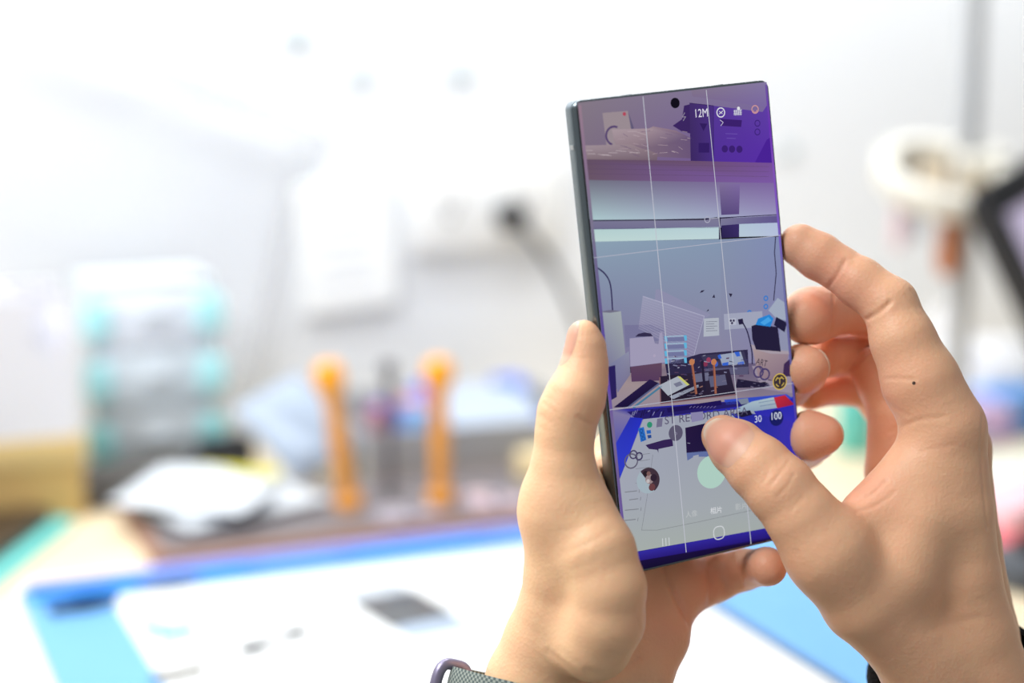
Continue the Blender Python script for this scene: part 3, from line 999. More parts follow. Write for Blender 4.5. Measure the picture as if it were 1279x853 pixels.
LF = [
    ([(730, 420, 583, 20), (732, 433, 583, 24), (731, 454, 583, 28), (727, 475, 582, 32), (719, 497, 580, 37), (710, 517, 580, 37.5), (706, 540, 580, 36), (703.5, 587, 581, 40), (701, 612, 582, 43), (699, 640, 583, 45.5)], 7),
    ([(775, 570, 626, 33), (862, 480, 642, 30), (925, 425, 640, 27), (968, 392, 634, 24)], 5),
    ([(805, 610, 634, 34), (920, 525, 650, 31), (985, 480, 648, 29), (1004, 463, 628, 29), (1003, 461, 622, 30), (1013, 459, 619, 23)], 5),
    ([(832, 660, 634, 34), (945, 590, 655, 31), (1005, 556, 650, 29), (1014, 546, 630, 31), (1013, 545, 622, 31), (1029, 544, 620, 24.5)], 5),
    ([(842, 740, 628, 37), (893, 722, 640, 30), (930, 712, 634, 25), (958, 708, 618, 23), (960, 709, 612, 23.5)], 5),
]
LC = [
    ([(678, 503), (694, 516)], 1.6, .30), ([(674, 519), (689, 529)], 1.5, .28), ([(671, 532), (684, 541)], 1.5, .22), ([(684, 497), (697, 506)], 1.4, .15),
    ([(722, 521), (735, 529), (745, 530)], 2.2, .45),
    ([(705, 692), (738, 678), (764, 662)], 4.0, .14), ([(716, 712), (742, 702), (768, 690)], 4, .10), ([(700, 665), (735, 655), (760, 640)], 4, .07),
    ([(684, 814), (710, 834), (738, 856)], 3.4, .26), ([(672, 818), (692, 838), (706, 858)], 3, .14), ([(700, 812), (724, 830), (752, 850)], 3.4, .14), ([(735, 840), (765, 843), (797, 824)], 5, .45), ([(764, 800), (785, 806), (800, 800)], 2.5, .12), ([(760, 815), (782, 820), (798, 812)], 2.5, .12),
    ([(826, 700), (844, 745), (863, 780)], 3.4, 1.1), ([(883, 690), (888, 725), (887, 755)], 3.0, .9), ([(917, 688), (920, 710), (927, 732)], 2.6, .8),
    ([(800, 757), (797, 775), (804, 800)], 1.6, .2), ([(790, 760), (800, 785)], 1.4, .15),
]
LFL = [(735, 440, 583, 40, .35), (740, 500, 583, 40, .4), (700, 520, 575, 30, .15), (1015, 460, 618, 45, .8), (1030, 545, 618, 45, .8), (962, 710, 610, 40, .75), (900, 720, 630, 60, .6), (850, 760, 615, 70, .45), (830, 820, 610, 60, .3), (800, 765, 572, 40, .35)]  # fingertip redness; palm and thenar spots also paint in their shade
HL = Hand(LP, LF, res=RES)
org = CAM + RW @ (cam3(700, 1000, 610) / 1000)
M_skinL = skin_mat('skin of the holding hand', (.90, .575, .335), (.87, .41, .27))
handL = hand_object(HL, 'hand', org, LC, LFL, M_skinL, .12)
tag(handL, 'left hand with thumb upright along the phone rim and watch strap at its wrist', 'hand')
nail(HL, handL, org, cam3(711, 461, 582), cam3(727, 401, 583), (-.86, .1, .62), math.radians(52), M_nail)
nail(HL, handL, org, cam3(1000, 461, 638), cam3(1004, 459, 617), (.72, .12, -.7), math.radians(40), M_nail)
nail(HL, handL, org, cam3(1014, 546, 638), cam3(1018, 545, 618), (.5, .05, -.86), math.radians(40), M_nail)

# ---------------------------------------------------------------- right hand (thumb on the shutter, index on the right rim)
RP = [
    [(1035, 690, 585, 51), (1078, 752, 590, 51), (1125, 795, 597, 50), (1165, 840, 602, 52)],
    [(1183, 545, 600, 47), (1192, 640, 600, 48), (1197, 720, 602, 52), (1207, 790, 606, 60), (1228, 880, 612, 70), (1275, 1100, 622, 78)],
    [(1150, 815, 602, 50), (1165, 880, 610, 56), (1205, 1100, 620, 70)],
    [(1085, 645, 594, 36), (1150, 580, 600, 36)],
    [(1120, 715, 594, 58), (1145, 650, 597, 56), (1160, 590, 600, 45)],
    [(1195, 560, 624, 40), (1205, 680, 626, 44), (1215, 790, 626, 55), (1245, 1000, 634, 70)],
    [(1180, 570, 645, 36), (1195, 680, 642, 44), (1208, 790, 640, 54), (1240, 1000, 645, 70)],
    [(1165, 590, 660, 34), (1185, 690, 655, 42), (1200, 800, 650, 50), (1220, 1000, 655, 66)],
    [(1121, 522, 645, 37), (1125, 590, 645, 43), (1165, 720, 640, 58)],
]
RF = [
    ([(903, 545, 597, 26.5), (920, 559, 593, 34.5), (948, 584, 588, 40), (975, 611, 585, 43), (1002, 646, 584, 45), (1035, 690, 585, 51)], 7),
    ([(1178, 530, 600, 50), (1150, 476, 600, 48), (1128, 425, 601, 40), (1112, 381, 604, 34), (1074, 353, 608, 31), (1047, 335, 611, 27.5), (1024, 321, 613, 29), (1000, 307, 615, 27)], 5),
    ([(1195, 560, 624, 40), (1112, 392, 652, 31), (1048, 386, 642, 31), (1014, 395, 630, 35), (1008, 397, 625, 34)], 4),
    ([(1172, 565, 640, 36), (1104, 484, 648, 30), (1091, 462, 650, 28.5)], 4),
    ([(1130, 455, 672, 26), (1100, 434, 670, 27), (1064, 441, 660, 28), (1034, 446, 648, 27)], 1),
    ([(1160, 580, 664, 34), (1085, 487, 680, 24), (1040, 486, 668, 20), (1012, 494, 655, 19)], 4),
]
RC = [
    ([(1056, 326), (1046, 344), (1034, 360)], 2.4, .5), ([(1112, 378), (1100, 389), (1083, 399)], 2.8, .75),
    ([(1106, 474), (1120, 473), (1142, 474)], 1.8, .35), ([(1112, 540), (1132, 530), (1155, 524), (1180, 521)], 2.4, .28), ([(1112, 552), (1128, 536), (1140, 530)], 2.4, .2),
    ([(1150, 564), (1172, 560), (1192, 556)], 2.2, .14), ([(1103, 500), (1120, 512), (1136, 520)], 2, .2),
    ([(962, 608), (976, 590), (986, 576)], 1.8, .30), ([(971, 622), (984, 606), (993, 592)], 1.8, .28), ([(952, 604), (960, 592)], 1.6, .2), ([(988, 640), (1003, 622)], 2, .15),
    ([(1054, 618), (1078, 603), (1102, 578)], 2.4, .4), ([(1062, 628), (1086, 620), (1108, 600)], 2.2, .35), ([(1070, 640), (1095, 632), (1118, 615)], 2.2, .25),
    ([(1138, 362), (1150, 376)], 1.4, .25), ([(1131, 369), (1148, 386)], 1.5, .25), ([(1126, 378), (1145, 396)], 1.5, .18),
    ([(1041, 370), (1042, 392), (1038, 414)], 2.0, .6), ([(1082, 440), (1070, 455), (1060, 464)], 2.2, .6),
    ([(996, 690), (1003, 708), (1010, 722)], 3, .15),
    ([(1228, 520), (1226, 560), (1228, 600), (1234, 660)], 1.8, .25),
    ([(1160, 790), (1190, 778), (1225, 772)], 5, .25),
]
RFL = [(905, 545, 590, 40, .45), (960, 590, 580, 40, .12), (1010, 305, 612, 45, .35), (1030, 350, 608, 40, .35), (1060, 370, 603, 40, .35), (1012, 400, 622, 60, .55), (1060, 395, 640, 50, .6), (1050, 450, 650, 50, .4), (1040, 490, 660, 40, .8),
       (1090, 480, 655, 40, .45), (1115, 480, 596, 45, .3), (1075, 605, 590, 40, .6), (1090, 560, 640, 60, .45), (1000, 705, 580, 25, .3), (1215, 515, 595, 35, .2)]
HR = Hand(RP, RF, res=RES)
org = CAM + RW @ (cam3(1240, 1000, 630) / 1000)
hp = HR.hit(cam3(1142, 479, 540), cam3(1142, 479, 1) / np.linalg.norm(cam3(1142, 479, 1)), 120)
mole = CAM + RW @ (hp / 1000) if hp is not None else None
M_skinR = skin_mat('skin of the tapping hand', (.83, .495, .295), (.87, .40, .26), mole)
handR = hand_object(HR, 'hand', org, RC, RFL, M_skinR, .15)
tag(handR, 'right hand with thumb tapping the screen and index finger on the phone edge, black sleeve', 'hand')
nail(HR, handR, org, cam3(937, 575, 588), cam3(884, 534, 597), (-.14, .16, 1), math.radians(66), M_nail)

# sleeve on the right forearm
M_sleeve = mat('black knit sleeve', (16, 16, 18), .9, 0, .2, bump=.6, bscale=900)
def ring_path(c, ax, ru, rv, udir, n=40):
    ax = np.array(ax, float); ax /= np.linalg.norm(ax)
    u = np.array(udir, float); u -= ax * (u @ ax); u /= np.linalg.norm(u)
    w = np.cross(ax, u)
    return [c + u * ru * math.cos(2 * PI * i / n) + w * rv * math.sin(2 * PI * i / n) for i in range(n)]


def sleeve(parent, origin, stations, mat_, thick=2.2):
    bm = bmesh.new()
    rings = []
    outer = [ring_path(*s_) for s_ in stations]
    inner = []
    for s_ in stations:
        c, ax, ru, rv, ud = s_
        inner.append(ring_path(c, ax, ru - thick, rv - thick, ud))
    seq = outer + inner[::-1]
    W_ = lambda p: tuple(CAM + RW @ (np.array(p) / 1000) - origin)
    rings = [[bm.verts.new(W_(p)) for p in r] for r in seq]
    n = len(rings[0])
    for a, b_ in zip(rings, rings[1:] + rings[:1]):
        for i in range(n):
            j = (i + 1) % n
            bm.faces.new((a[i], a[j], b_[j], b_[i]))
    return obj('sleeve', bm, mat_, parent, True)


axR = cam3(1235, 1040, 634) - cam3(1190, 800, 620)
tilt = axR / np.linalg.norm(axR) + np.array([0, 0, -.35])
sleeve(handR, org, [(cam3(1196, 834, 622), tilt, 31, 34, (1, 0, 0)), (cam3(1197, 842, 622), tilt, 32.5, 35, (1, 0, 0)), (cam3(1215, 920, 628), axR, 33, 35, (1, 0, 0)), (cam3(1250, 1090, 640), axR, 36, 38, (1, 0, 0))], M_sleeve)

#@WATCH
# ================================================================== WATCH on the left wrist
M_band = mat('woven grey green strap', (112, 122, 116), .85, 0, .2, noise=.35, nscale=900, bump=1.0, bscale=1500)
M_loop = mat('lavender grey metal loop', (138, 132, 156), .35, .6)
M_case = mat('watch case', (60, 60, 66), .3, .8)
axL = np.array([-.22, -.95, .16])
axL /= np.linalg.norm(axL)
wc = cam3(700, 897, 605)
worg = CAM + RW @ (wc / 1000)
watch = empty('wristwatch', worg)
tag(watch, 'wristwatch with grey green woven strap and metal buckle loop on the holding wrist', 'watch')
M_weave = mat('woven strap', (124, 132, 126), .85, 0, .2)
nt = M_weave.node_tree; bnode = nt.nodes['Principled BSDF']
uvn = nt.nodes.new('ShaderNodeAttribute'); uvn.attribute_name = 'weave'
wv = nt.nodes.new('ShaderNodeTexChecker'); wv.inputs['Scale'].default_value = 1.0
wv.inputs['Color1'].default_value = (*s2l((150, 158, 150)), 1); wv.inputs['Color2'].default_value = (*s2l((88, 100, 100)), 1)
nt.links.new(uvn.outputs['Vector'], wv.inputs['Vector'])
nt.links.new(wv.outputs['Color'], bnode.inputs['Base Color'])


def strap_mesh(center_fn, n, half_w, thick, closed):
    """center_fn(i) -> point mm, outward unit, across unit"""
    bm = bmesh.new()
    NA = 9
    rings = []; uv = {}
    for i in range(n):
        c, out, acr = center_fn(i)
        r = []
        for k in range(NA):
            a = -1 + 2 * k / (NA - 1)
            vv = bm.verts.new(tuple(CAM + RW @ ((c + acr * a * half_w + out * thick * (1 - .25 * abs(a) ** 6)) / 1000) - worg)); uv[vv] = (i * 2.0 + k * .5, k * 2.4, 0); r.append(vv)
        for k in range(NA - 1, -1, -1):
            a = -1 + 2 * k / (NA - 1)
            vv = bm.verts.new(tuple(CAM + RW @ ((c + acr * a * half_w * .99) / 1000) - worg)); uv[vv] = (i * 2.0 + k * .5, k * 2.4, 0); r.append(vv)
        rings.append(r)
    prs = list(zip(rings, rings[1:])) + ([(rings[-1], rings[0])] if closed else [])
    for a, b_ in prs:
        m = len(a)
        for k in range(m):
            l = (k + 1) % m
            bm.faces.new((a[k], a[l], b_[l], b_[k]))
    if not closed:
        bm.faces.new(rings[0]); bm.faces.new(rings[-1])
    vals = [uv[v] for v in bm.verts]
    return bm, vals


uL = np.array([1.0, .12, 0]); uL -= axL * (uL @ axL); uL /= np.linalg.norm(uL)
wL = np.cross(axL, uL)
if wL[2] < 0: wL = -wL
RU, RV = 34.0, 25.0


def band_fn(i, n=96):
    a = 2 * PI * i / n
    ca, sa = math.cos(a), math.sin(a)
    # slightly squared wrist section with a nib at the radial (left) side where the strap folds through the loop
    k = (abs(ca) ** 2.4 + abs(sa) ** 2.4) ** (-1 / 2.4)
    p = uL * RU * ca * k + wL * RV * sa * k
    out = uL * ca / RU + wL * sa / RV
    out /= np.linalg.norm(out)
    nib = math.exp(-((a - PI) / .35) ** 2)
    return wc + p - uL * 5.5 * nib, out, axL


bm, vals = strap_mesh(band_fn, 96, 9.0, 1.9, True)
o = obj('strap', bm, M_weave, watch, True)
at_ = o.data.attributes.new('weave', 'FLOAT_VECTOR', 'POINT'); at_.data.foreach_set('vector', np.array(vals, dtype=np.float32).ravel())
# metal loop at the radial side, watch case opposite the palm
lc = wc - uL * (RU + 6.0) + axL * 1.5
pts = []
for i in range(40):
    a = 2 * PI * i / 40
    ca, sa = math.cos(a), math.sin(a)
    k = (abs(ca) ** 4 + abs(sa) ** 4) ** (-.25)
    pts.append(tuple(CAM + RW @ ((lc + axL * 11.0 * sa * k + (uL * 5.2 - wL * 2.5) * ca * k) / 1000) - worg))
obj('buckle_loop', tube(pts, .0021, 12, True), M_loop, watch, True)
cc = wc - wL * (RV + 5)
Mx = Matrix(np.vstack([np.column_stack([RW @ uL, RW @ axL, RW @ np.cross(uL, axL), RW @ ((cc - wc) / 1000)]), [0, 0, 0, 1]]).tolist())
cs = obj('watch_case', prism(rrect(.036, .042, .009, 6), -.0045, .0045, Mx, .0012), M_case, watch, True)
#@REST
# ================================================================== THE ROOM
M_wall = mat('white painted wall', (230, 233, 237), .8, 0, .2, noise=.015, nscale=5, bump=.05, bscale=400)
M_floor = mat('grey floor tiles', (150, 150, 148), .5, noise=.08, nscale=3)
o = obj('wall_back', box((.6, WALLY + .06, 1.4), (6.4, .12, 2.8)), M_wall); o['kind'] = 'structure'
o = obj('floor', box((.6, -.5, -.05), (6.4, 4.3, .1)), M_floor); o['kind'] = 'structure'

# ------------------------------------------------------------------ workbench
M_bench = wood_mat('pale beech bench top', (226, 206, 172), (238, 220, 188), 5, .5)
M_steel = mat('grey painted steel', (130, 134, 138), .45, .4)
bx0, bx1, by0, by1 = -.75, 1.75, .56, 1.495
bench = empty('workbench', ((bx0 + bx1) / 2, (by0 + by1) / 2, 0))
tag(bench, 'long pale wooden workbench against the white wall, covered with repair parts', 'workbench')
w_, d_ = bx1 - bx0, by1 - by0
obj('bench_top', box((0, 0, BENCH - .0175), (w_, d_, .035), .004), M_bench, bench, True)
for sx in (-1, 1):
    for sy in (-1, 1):
        obj('leg', box((sx * (w_ / 2 - .06), sy * (d_ / 2 - .06), (BENCH - .035) / 2), (.05, .05, BENCH - .035), .004), M_steel, bench)
obj('rail', box((0, d_ / 2 - .06, .62), (w_ - .17, .03, .06), .003), M_steel, bench)
obj('rail', box((0, -d_ / 2 + .06, .62), (w_ - .17, .03, .06), .003), M_steel, bench)

# ------------------------------------------------------------------ repair mat
M_matblue = mat('azure silicone mat', (114, 172, 228), .55, 0, .3, noise=.05, nscale=30)
M_matdeep = mat('deep azure silicone rail', (0, 160, 250), .5, 0, .3)
M_slot = mat('violet blue slot', (150, 160, 226), .55, 0, .3)
M_sheet = mat('white printed panel', (238, 240, 240), .6, 0, .3, noise=.01)
M_line = mat('dark panel line', (52, 58, 74), .7)
mx0, mx1, my0, my1 = .118, .665, .66, 1.122
rm = empty('repair_mat', ((mx0 + mx1) / 2, (my0 + my1) / 2, BENCH))
tag(rm, 'blue silicone repair mat with a white work panel lying on the bench under the hands', 'mat')
mw_, md_ = mx1 - mx0, my1 - my0
obj('mat_base', prism(rrect(mw_, md_, .012, 6), 0, .004, None, .0008), M_matblue, rm, True)
obj('work_panel', prism(rrect(.343, .372, .008, 5, (.172 + .515) / 2 - (mx0 + mx1) / 2, .892 - (my0 + my1) / 2), .004, .0046), M_sheet, rm)
o = obj('panel_border', box((.5185 - (mx0 + mx1) / 2, .84 - (my0 + my1) / 2, .0048), (.0065, .29, .0016), .0005), M_line, rm); o['label'] = 'dark blue raised line along the panel edge'  # dark raised strip along the right side of the panel
ry = my1 - (my0 + my1) / 2
obj('edge_rail', box((0, ry - .007, .0065), (mw_ - .01, .012, .005), .0015), M_slot, rm, True)
obj('edge_rail', box((0, ry - .0325, .0065), (mw_ - .01, .005, .005), .0015), M_matdeep, rm, True)
for (a, b_, mt) in ((-.215, -.125, M_matdeep), (-.115, -.06, M_matblue), (-.05, .045, M_matdeep), (.055, .13, M_matblue), (.14, .262, M_matdeep)):
    obj('parts_slot', box(((a + b_) / 2, ry - .0215, .0046), (b_ - a, .016, .0012), .0004), mt, rm)

# ------------------------------------------------------------------ small parts on the mat
MZ = BENCH + .0047
M_dgrey = mat('dark grey phone back', (84, 86, 89), .35, 0, .5)
M_pale = mat('pale blue grey plastic', (172, 188, 208), .5)
M_blk = mat('black plastic', (22, 22, 25), .5)
M_flex = mat('dark flex ribbon', (40, 38, 42), .5)
M_skyp = mat('sky blue plastic', (60, 160, 214), .5)
M_steelb = mat('brushed steel', (170, 172, 176), .3, .9)

pb = empty('phone_back_cover', (.3365, .981, MZ), (0, 0, math.radians(9)))
tag(pb, 'dark grey phone back cover with pale ends lying on the white mat panel', 'phone cover')
obj('grey_plate', prism(rrect(.045, .058, .004, 4), 0, .0022, None, .0004), M_dgrey, pb, True)
pr = rrect(.045, .022, .004, 4, 0, -.041)
obj('pale_end', prism(pr, 0, .0018, None, .0003), M_pale, pb, True)
obj('pale_end', prism(rrect(.043, .026, .004, 4, 0, .043), 0, .0018, None, .0003), mat('pale grey film', (196, 204, 212), .5), pb, True)

fc = empty('flex_cable', tuple(on_z(340, 803, MZ)), (0, 0, math.radians(28)))
fc.scale = (1.0, 1.5, 1.2)
tag(fc, 'small dark flex ribbon cable on the white panel, left of the phone cover', 'cable')
obj('ribbon', prism([(-.024, -.004), (-.008, -.004), (-.006, -.002), (.012, -.002), (.014, -.005), (.026, -.005), (.026, .004), (.016, .004), (.012, .002), (-.004, .002), (-.004, .005), (-.012, .006), (-.014, .003), (-.024, .003)], 0, .0012), M_flex, fc)
obj('connector', box((-.02, 0, .0018), (.006, .005, .0016), .0003), M_blk, fc)
obj('connector', box((.021, 0, .0018), (.007, .006, .0016), .0003), M_blk, fc)
for k, (px, py) in enumerate(((190, 786), (212, 796), (232, 790))):
    p = on_z(px, py, MZ)
    c = obj('plug_connector', add_box(box((0, 0, .0016), (.013, .008, .0042), .0008), (0, .005, .001), (.009, .004, .002), None, .0003), M_skyp, None, False, p, (0, 0, .3 * k - .5))
    tag(c, ['sky blue plug connector, first from the mat corner in the blue row', 'sky blue plug connector, middle one of the blue row', 'sky blue plug connector, last of the blue row towards the flex cable'][k], 'connector', 'blue connectors on the mat')
for k, (px, py, r) in enumerate(((214, 846, .0065), (246, 838, .0045))):
    p = on_z(px, py, MZ)
    c = obj('rubber_ring', tube(circ3 := [(r * math.cos(2 * PI * i / 24) * (1.5 if k == 0 else 1), r * math.sin(2 * PI * i / 24), .0012) for i in range(24)], .0012, 8, True), mat('tan rubber', (104, 96, 78), .7), None, True, p)
    tag(c, ['larger oval tan rubber ring at the lower left of the mat panel', 'smaller round tan rubber ring next to the oval ring'][k], 'ring', 'rubber rings on the mat')
c = obj('screw_cap', lathe([(0, 0), (.0048, 0), (.005, .0012), (.004, .0022), (.0018, .0022), (.0014, .0016), (0, .0016)], 20), mat('green grey cap', (112, 130, 118), .5), None, True, on_z(268, 762, MZ))
tag(c, 'tiny grey green round screw cap near the far rail of the mat', 'cap')


def tweezers(px, py, rz, label, m, L=.1):
    t = empty('tweezers', on_z(px, py, BENCH + .0056), (0, 0, rz))
    tag(t, label, 'tweezers', 'tweezers along the mat rail')
    for s_ in (-1, 1):
        obj('arm', prism([(-L / 2, .0), (-L / 2, s_ * .004), (-L * .1, s_ * .008), (L * .3, s_ * .004), (L / 2, s_ * .0008), (L / 2, 0), (L * .3, s_ * .002), (-L * .1, s_ * .005)][:8], 0, .004), m, t)
    obj('joint', box((-L / 2 - .004, 0, .002), (.012, .008, .004), .0008), m, t)


tweezers(115, 757, .12, 'black tweezers in the slot at the mat corner', M_blk, .035)
tweezers(222, 731, .06, 'steel tweezers lying across the far mat rail', mat('dull steel', (120, 122, 128), .4, .7), .03)

# ------------------------------------------------------------------ board holder with orange posts
M_brown = mat('brown hardboard edge', (150, 112, 92), .6, noise=.1, nscale=60)
M_dark = mat('dark holder plate', (116, 110, 112), .5)
bh = empty('board_holder', (.387, 1.212, BENCH))
tag(bh, 'dark board holder plate with brown edge and two orange clamp posts behind the mat', 'holder')
obj('plate', prism(rrect(.35, .14, .006, 4), 0, .008, None, .001), M_brown, bh, True)
obj('top_sheet', prism(rrect(.332, .122, .005, 4), .008, .0095), M_dark, bh)
M_orange = mat('orange plastic post', (226, 150, 48), .4, noise=.06, nscale=60)
M_knob = mat('bright orange knob', (250, 166, 34), .35)


def post(base, top, r):
    b0 = np.array(base); t0 = np.array(top)
    ax = (t0 - b0); L = np.linalg.norm(ax); ax /= L
    q = Vector((0, 0, 1)).rotation_difference(Vector(ax)).to_matrix().to_4x4()
    M = Matrix.Translation(Vector(b0 - np.array(bh.location))) @ q
    p = obj('clamp_post', lathe([(0, 0), (r * 1.5, 0), (r * 1.5, .008), (r, .012), (r * .92, L * .3), (r * 1.05, L * .5), (r * .88, L * .72), (r * 1.0, L - .012), (0, L - .012)], 20, M), M_orange, bh, True)
    obj('knob', lathe([(0, L - .014), (.0085, L - .014), (.0115, L - .008), (.012, L - .001), (.0095, L + .007), (.004, L + .0095), (0, L + .0098)], 24, M), M_knob, p, True)


def on_y_at(px, py, y): return on_y(px, py, y)


post((.371, 1.205, BENCH + .0095), on_y(411, 468, 1.205), .0074)
post((.4385, 1.189, BENCH + .0095), on_y(548, 463, 1.189), .0074)
b0 = np.array((.409, 1.222, BENCH + .0095)) - np.array(bh.location)
o = obj('screw_rod', lathe([(0, 0), (.006, 0), (.006, .006), (.0035, .008), (.0035, .095), (.006, .097), (.006, .106), (0, .107)], 16, Matrix.Translation(Vector(b0))), mat('dark grey rod', (92, 92, 98), .5), bh, True)
o['label'] = 'thin dark screw rod between the orange posts'

M_pcb = mat('violet grey circuit board', (150, 144, 158), .5, noise=.2, nscale=120)
M_shield = mat('pale shield can', (206, 198, 206), .4, .3)
M_beige = mat('beige block', (226, 206, 160), .6)


def pcb(x, y, z, rz, w, d, label, tint):
    c = empty('circuit_board', (x, y, z), (0, 0, rz))
    tag(c, label, 'circuit board', 'circuit boards on the holder')
    obj('board', prism([(-w / 2, -d / 2), (w / 2, -d / 2), (w / 2, d * .1), (w * .3, d * .1), (w * .3, d / 2), (-w / 2, d / 2)], 0, .0016), M_pcb, c)
    for (a, b_, s_, t_) in ((-.25, -.2, .3, .4), (.2, -.25, .32, .3), (-.2, .28, .36, .26)):
        obj('shield_can', box((a * w, b_ * d, .0031), (s_ * w, t_ * d, .003), .0004), tint, c)
    obj('chip', box((.05 * w, .02 * d, .0024), (.14 * w, .14 * d, .0018), .0002), M_blk, c)


pcb(.405, 1.168, BENCH + .0096, .15, .05, .035, 'small circuit board with pale shields lying between the orange posts', M_shield)
pcb(.478, 1.178, BENCH + .0096, -.1, .05, .05, 'circuit board with pinkish shields to the right of both orange posts', mat('pinkish shield can', (226, 200, 204), .4, .2))
c = obj('rubber_block', prism(rrect(.042, .03, .006, 5), 0, .03, None, .003), M_beige, None, True, (.545, 1.238, BENCH + .0003), (0, 0, .2))
tag(c, 'beige rubber block at the right end of the board holder', 'block')

# ------------------------------------------------------------------ parts tray behind the posts
M_tray = mat('grey plastic tray', (164, 166, 168), .5, noise=.04)
tr = empty('parts_tray', (.516, 1.366, BENCH), (0, 0, math.radians(-3)))
tag(tr, 'grey open parts tray behind the orange posts holding small electronics', 'tray')
tw, td, th = .2, .165, .045
obj('tray_floor', box((0, 0, .002), (tw, td, .004), .001), M_tray, tr)
obj('tray_wall', box((0, -td / 2 + .002, th / 2), (tw, .004, th), .001), M_tray, tr)
obj('tray_wall', box((0, td / 2 - .002, th / 2), (tw, .004, th), .001), M_tray, tr)
obj('tray_wall', box((-tw / 2 + .002, 0, th / 2), (.004, td - .008, th), .001), M_tray, tr)
obj('tray_wall', box((tw / 2 - .002, 0, th / 2), (.004, td - .008, th), .001), M_tray, tr)
M_bluep = mat('blue plastic corner', (60, 110, 226), .5)
dv = empty('display_module', (.545, 1.37, BENCH + .036), (math.radians(14), 0, math.radians(-4)))
tag(dv, 'pale display module with blue corner clips lying in the grey tray', 'display module')
obj('panel', box((0, 0, 0), (.095, .1, .006), .001), mat('pale panel', (176, 188, 204), .4), dv)
for sx in (-1, 1):
    for sy in (-1, 1):
        obj('corner_clip', prism([(0, 0), (-sx * .026, 0), (-sx * .026, -sy * .008), (-sx * .009, -sy * .01), (-sx * .01, -sy * .024), (0, -sy * .024)], -.005, .007, Matrix.Translation((sx * .05, sy * .052, 0))), M_bluep, dv)
for k, (x, y, c_, lb) in enumerate(((.437, 1.338, (166, 104, 120), 'red small screwdriver bit case in the tray'), (.452, 1.36, (110, 84, 196), 'violet small screwdriver bit case in the tray'), (.470, 1.33, (120, 176, 232), 'light blue small bit case in the tray'), (.482, 1.372, (226, 150, 156), 'pink small bit case in the tray'))):
    bc = empty('bit_case', (x, y, BENCH + .0042), (0, 0, .2 * k))
    tag(bc, lb, 'bit case', 'bit cases in the parts tray')
    obj('case_body', prism(rrect(.016, .03, .004, 4), 0, .036, None, .0008), mat('case colour', c_, .4), bc, True)
    obj('case_lid', prism(rrect(.0155, .029, .004, 4), .0362, .048, None, .001), mat('case lid colour', tuple(int(v * .85 + 30) for v in c_), .4), bc, True)

# ------------------------------------------------------------------ packets with a yellow stripe
M_pack = mat('white packet film', (214, 220, 226), .5)
M_yel = mat('yellow stripe', (206, 198, 30), .5)


def pillow(w, d, t, n=14, m=12):
    bm = bmesh.new()
    g = {}
    for s_ in (1, -1):
        for i in range(n + 1):
            for j in range(m + 1):
                u, v = i / n * 2 - 1, j / m * 2 - 1
                hgt = t * max(0, (1 - abs(u) ** 3.5)) ** .6 * max(0, (1 - abs(v) ** 3.5)) ** .6
                if s_ == -1 and (i in (0, n) or j in (0, m)): g[(s_, i, j)] = g[(1, i, j)]; continue
                wob = .12 * t * math.sin(5 * u + 3 * v) * (1 if s_ == 1 else 0)
                z = t * .5 + (hgt * .5 + wob * hgt / t) * (1 if s_ == 1 else -1)
                g[(s_, i, j)] = bm.verts.new((u * w / 2, v * d / 2, z))
    for s_ in (1, -1):
        for i in range(n):
            for j in range(m):
                q = [g[(s_, i, j)], g[(s_, i + 1, j)], g[(s_, i + 1, j + 1)], g[(s_, i, j + 1)]]
                bm.faces.new(q if s_ == 1 else q[::-1])
    return bm


pk2 = obj('parts_packet', pillow(.125, .1, .012), M_pack, None, True, (.285, 1.24, BENCH + .0098), (math.radians(0), 0, math.radians(20)))
tag(pk2, 'plain white parts packet lying under the yellow striped packet', 'packet', 'white packets beside the board holder')
pk = empty('parts_packet', (.266, 1.234, BENCH + .0222), (math.radians(4), 0, math.radians(-38)))
tag(pk, 'white parts packet with a yellow stripe, on top beside the left orange post', 'packet', 'white packets beside the board holder')
obj('pouch', pillow(.105, .09, .013), M_pack, pk, True)
obj('yellow_stripe', prism([(-.012, .020), (.050, .020), (.050, .034), (-.012, .034)], .0118, .0132), M_yel, pk)
obj('printed_label', prism([(-.04, -.03), (.0, -.03), (.0, .005), (-.04, .005)], .0128, .0134), mat('label print', (214, 220, 228), .5), pk)

# ------------------------------------------------------------------ pale pouch, pliers, tool roll
pp = obj('plastic_pouch', pillow(.07, .085, .026), mat('pale blue plastic film', (158, 172, 190), .4, 0, .5), None, True, (.366, 1.335, BENCH + .037), (math.radians(42), math.radians(-18), math.radians(20)))
tag(pp, 'pale blue plastic pouch leaning behind the left orange post', 'pouch')
pl = empty('pliers', (.235, 1.308, BENCH + .0003), (0, 0, math.radians(4)))
tag(pl, 'black handled pliers lying in front of the dark grey tool roll', 'pliers')
for s_ in (-1, 1):
    obj('handle', tube(smooth_path([(-.005, 0, .006), (.025, s_ * .014, .006), (.06, s_ * .017, .006), (.085, s_ * .012, .006)], 5), .0055, 10), M_blk, pl, True)
    obj('jaw', prism([(0, 0), (0, s_ * .008), (-.02, s_ * .007), (-.045, s_ * .002), (-.045, 0)], .001, .011), mat('dark steel jaw', (90, 88, 90), .35, .8), pl)
p_ = on_y(287, 570, 1.33)
bc_ = empty('black_case', (p_[0], 1.345, BENCH), (0, 0, .3))
tag(bc_, 'small black case between the drawer organiser and the pale blue pouch', 'case')
obj('case_body', prism(rrect(.042, .03, .005, 4), 0, .028, None, .001), M_blk, bc_, True)
obj('case_lid', prism(rrect(.0415, .0295, .005, 4), .0283, .038, None, .0015), mat('black case lid', (34, 34, 38), .45), bc_, True)
tl = empty('tool_roll', (.262, 1.356, BENCH))
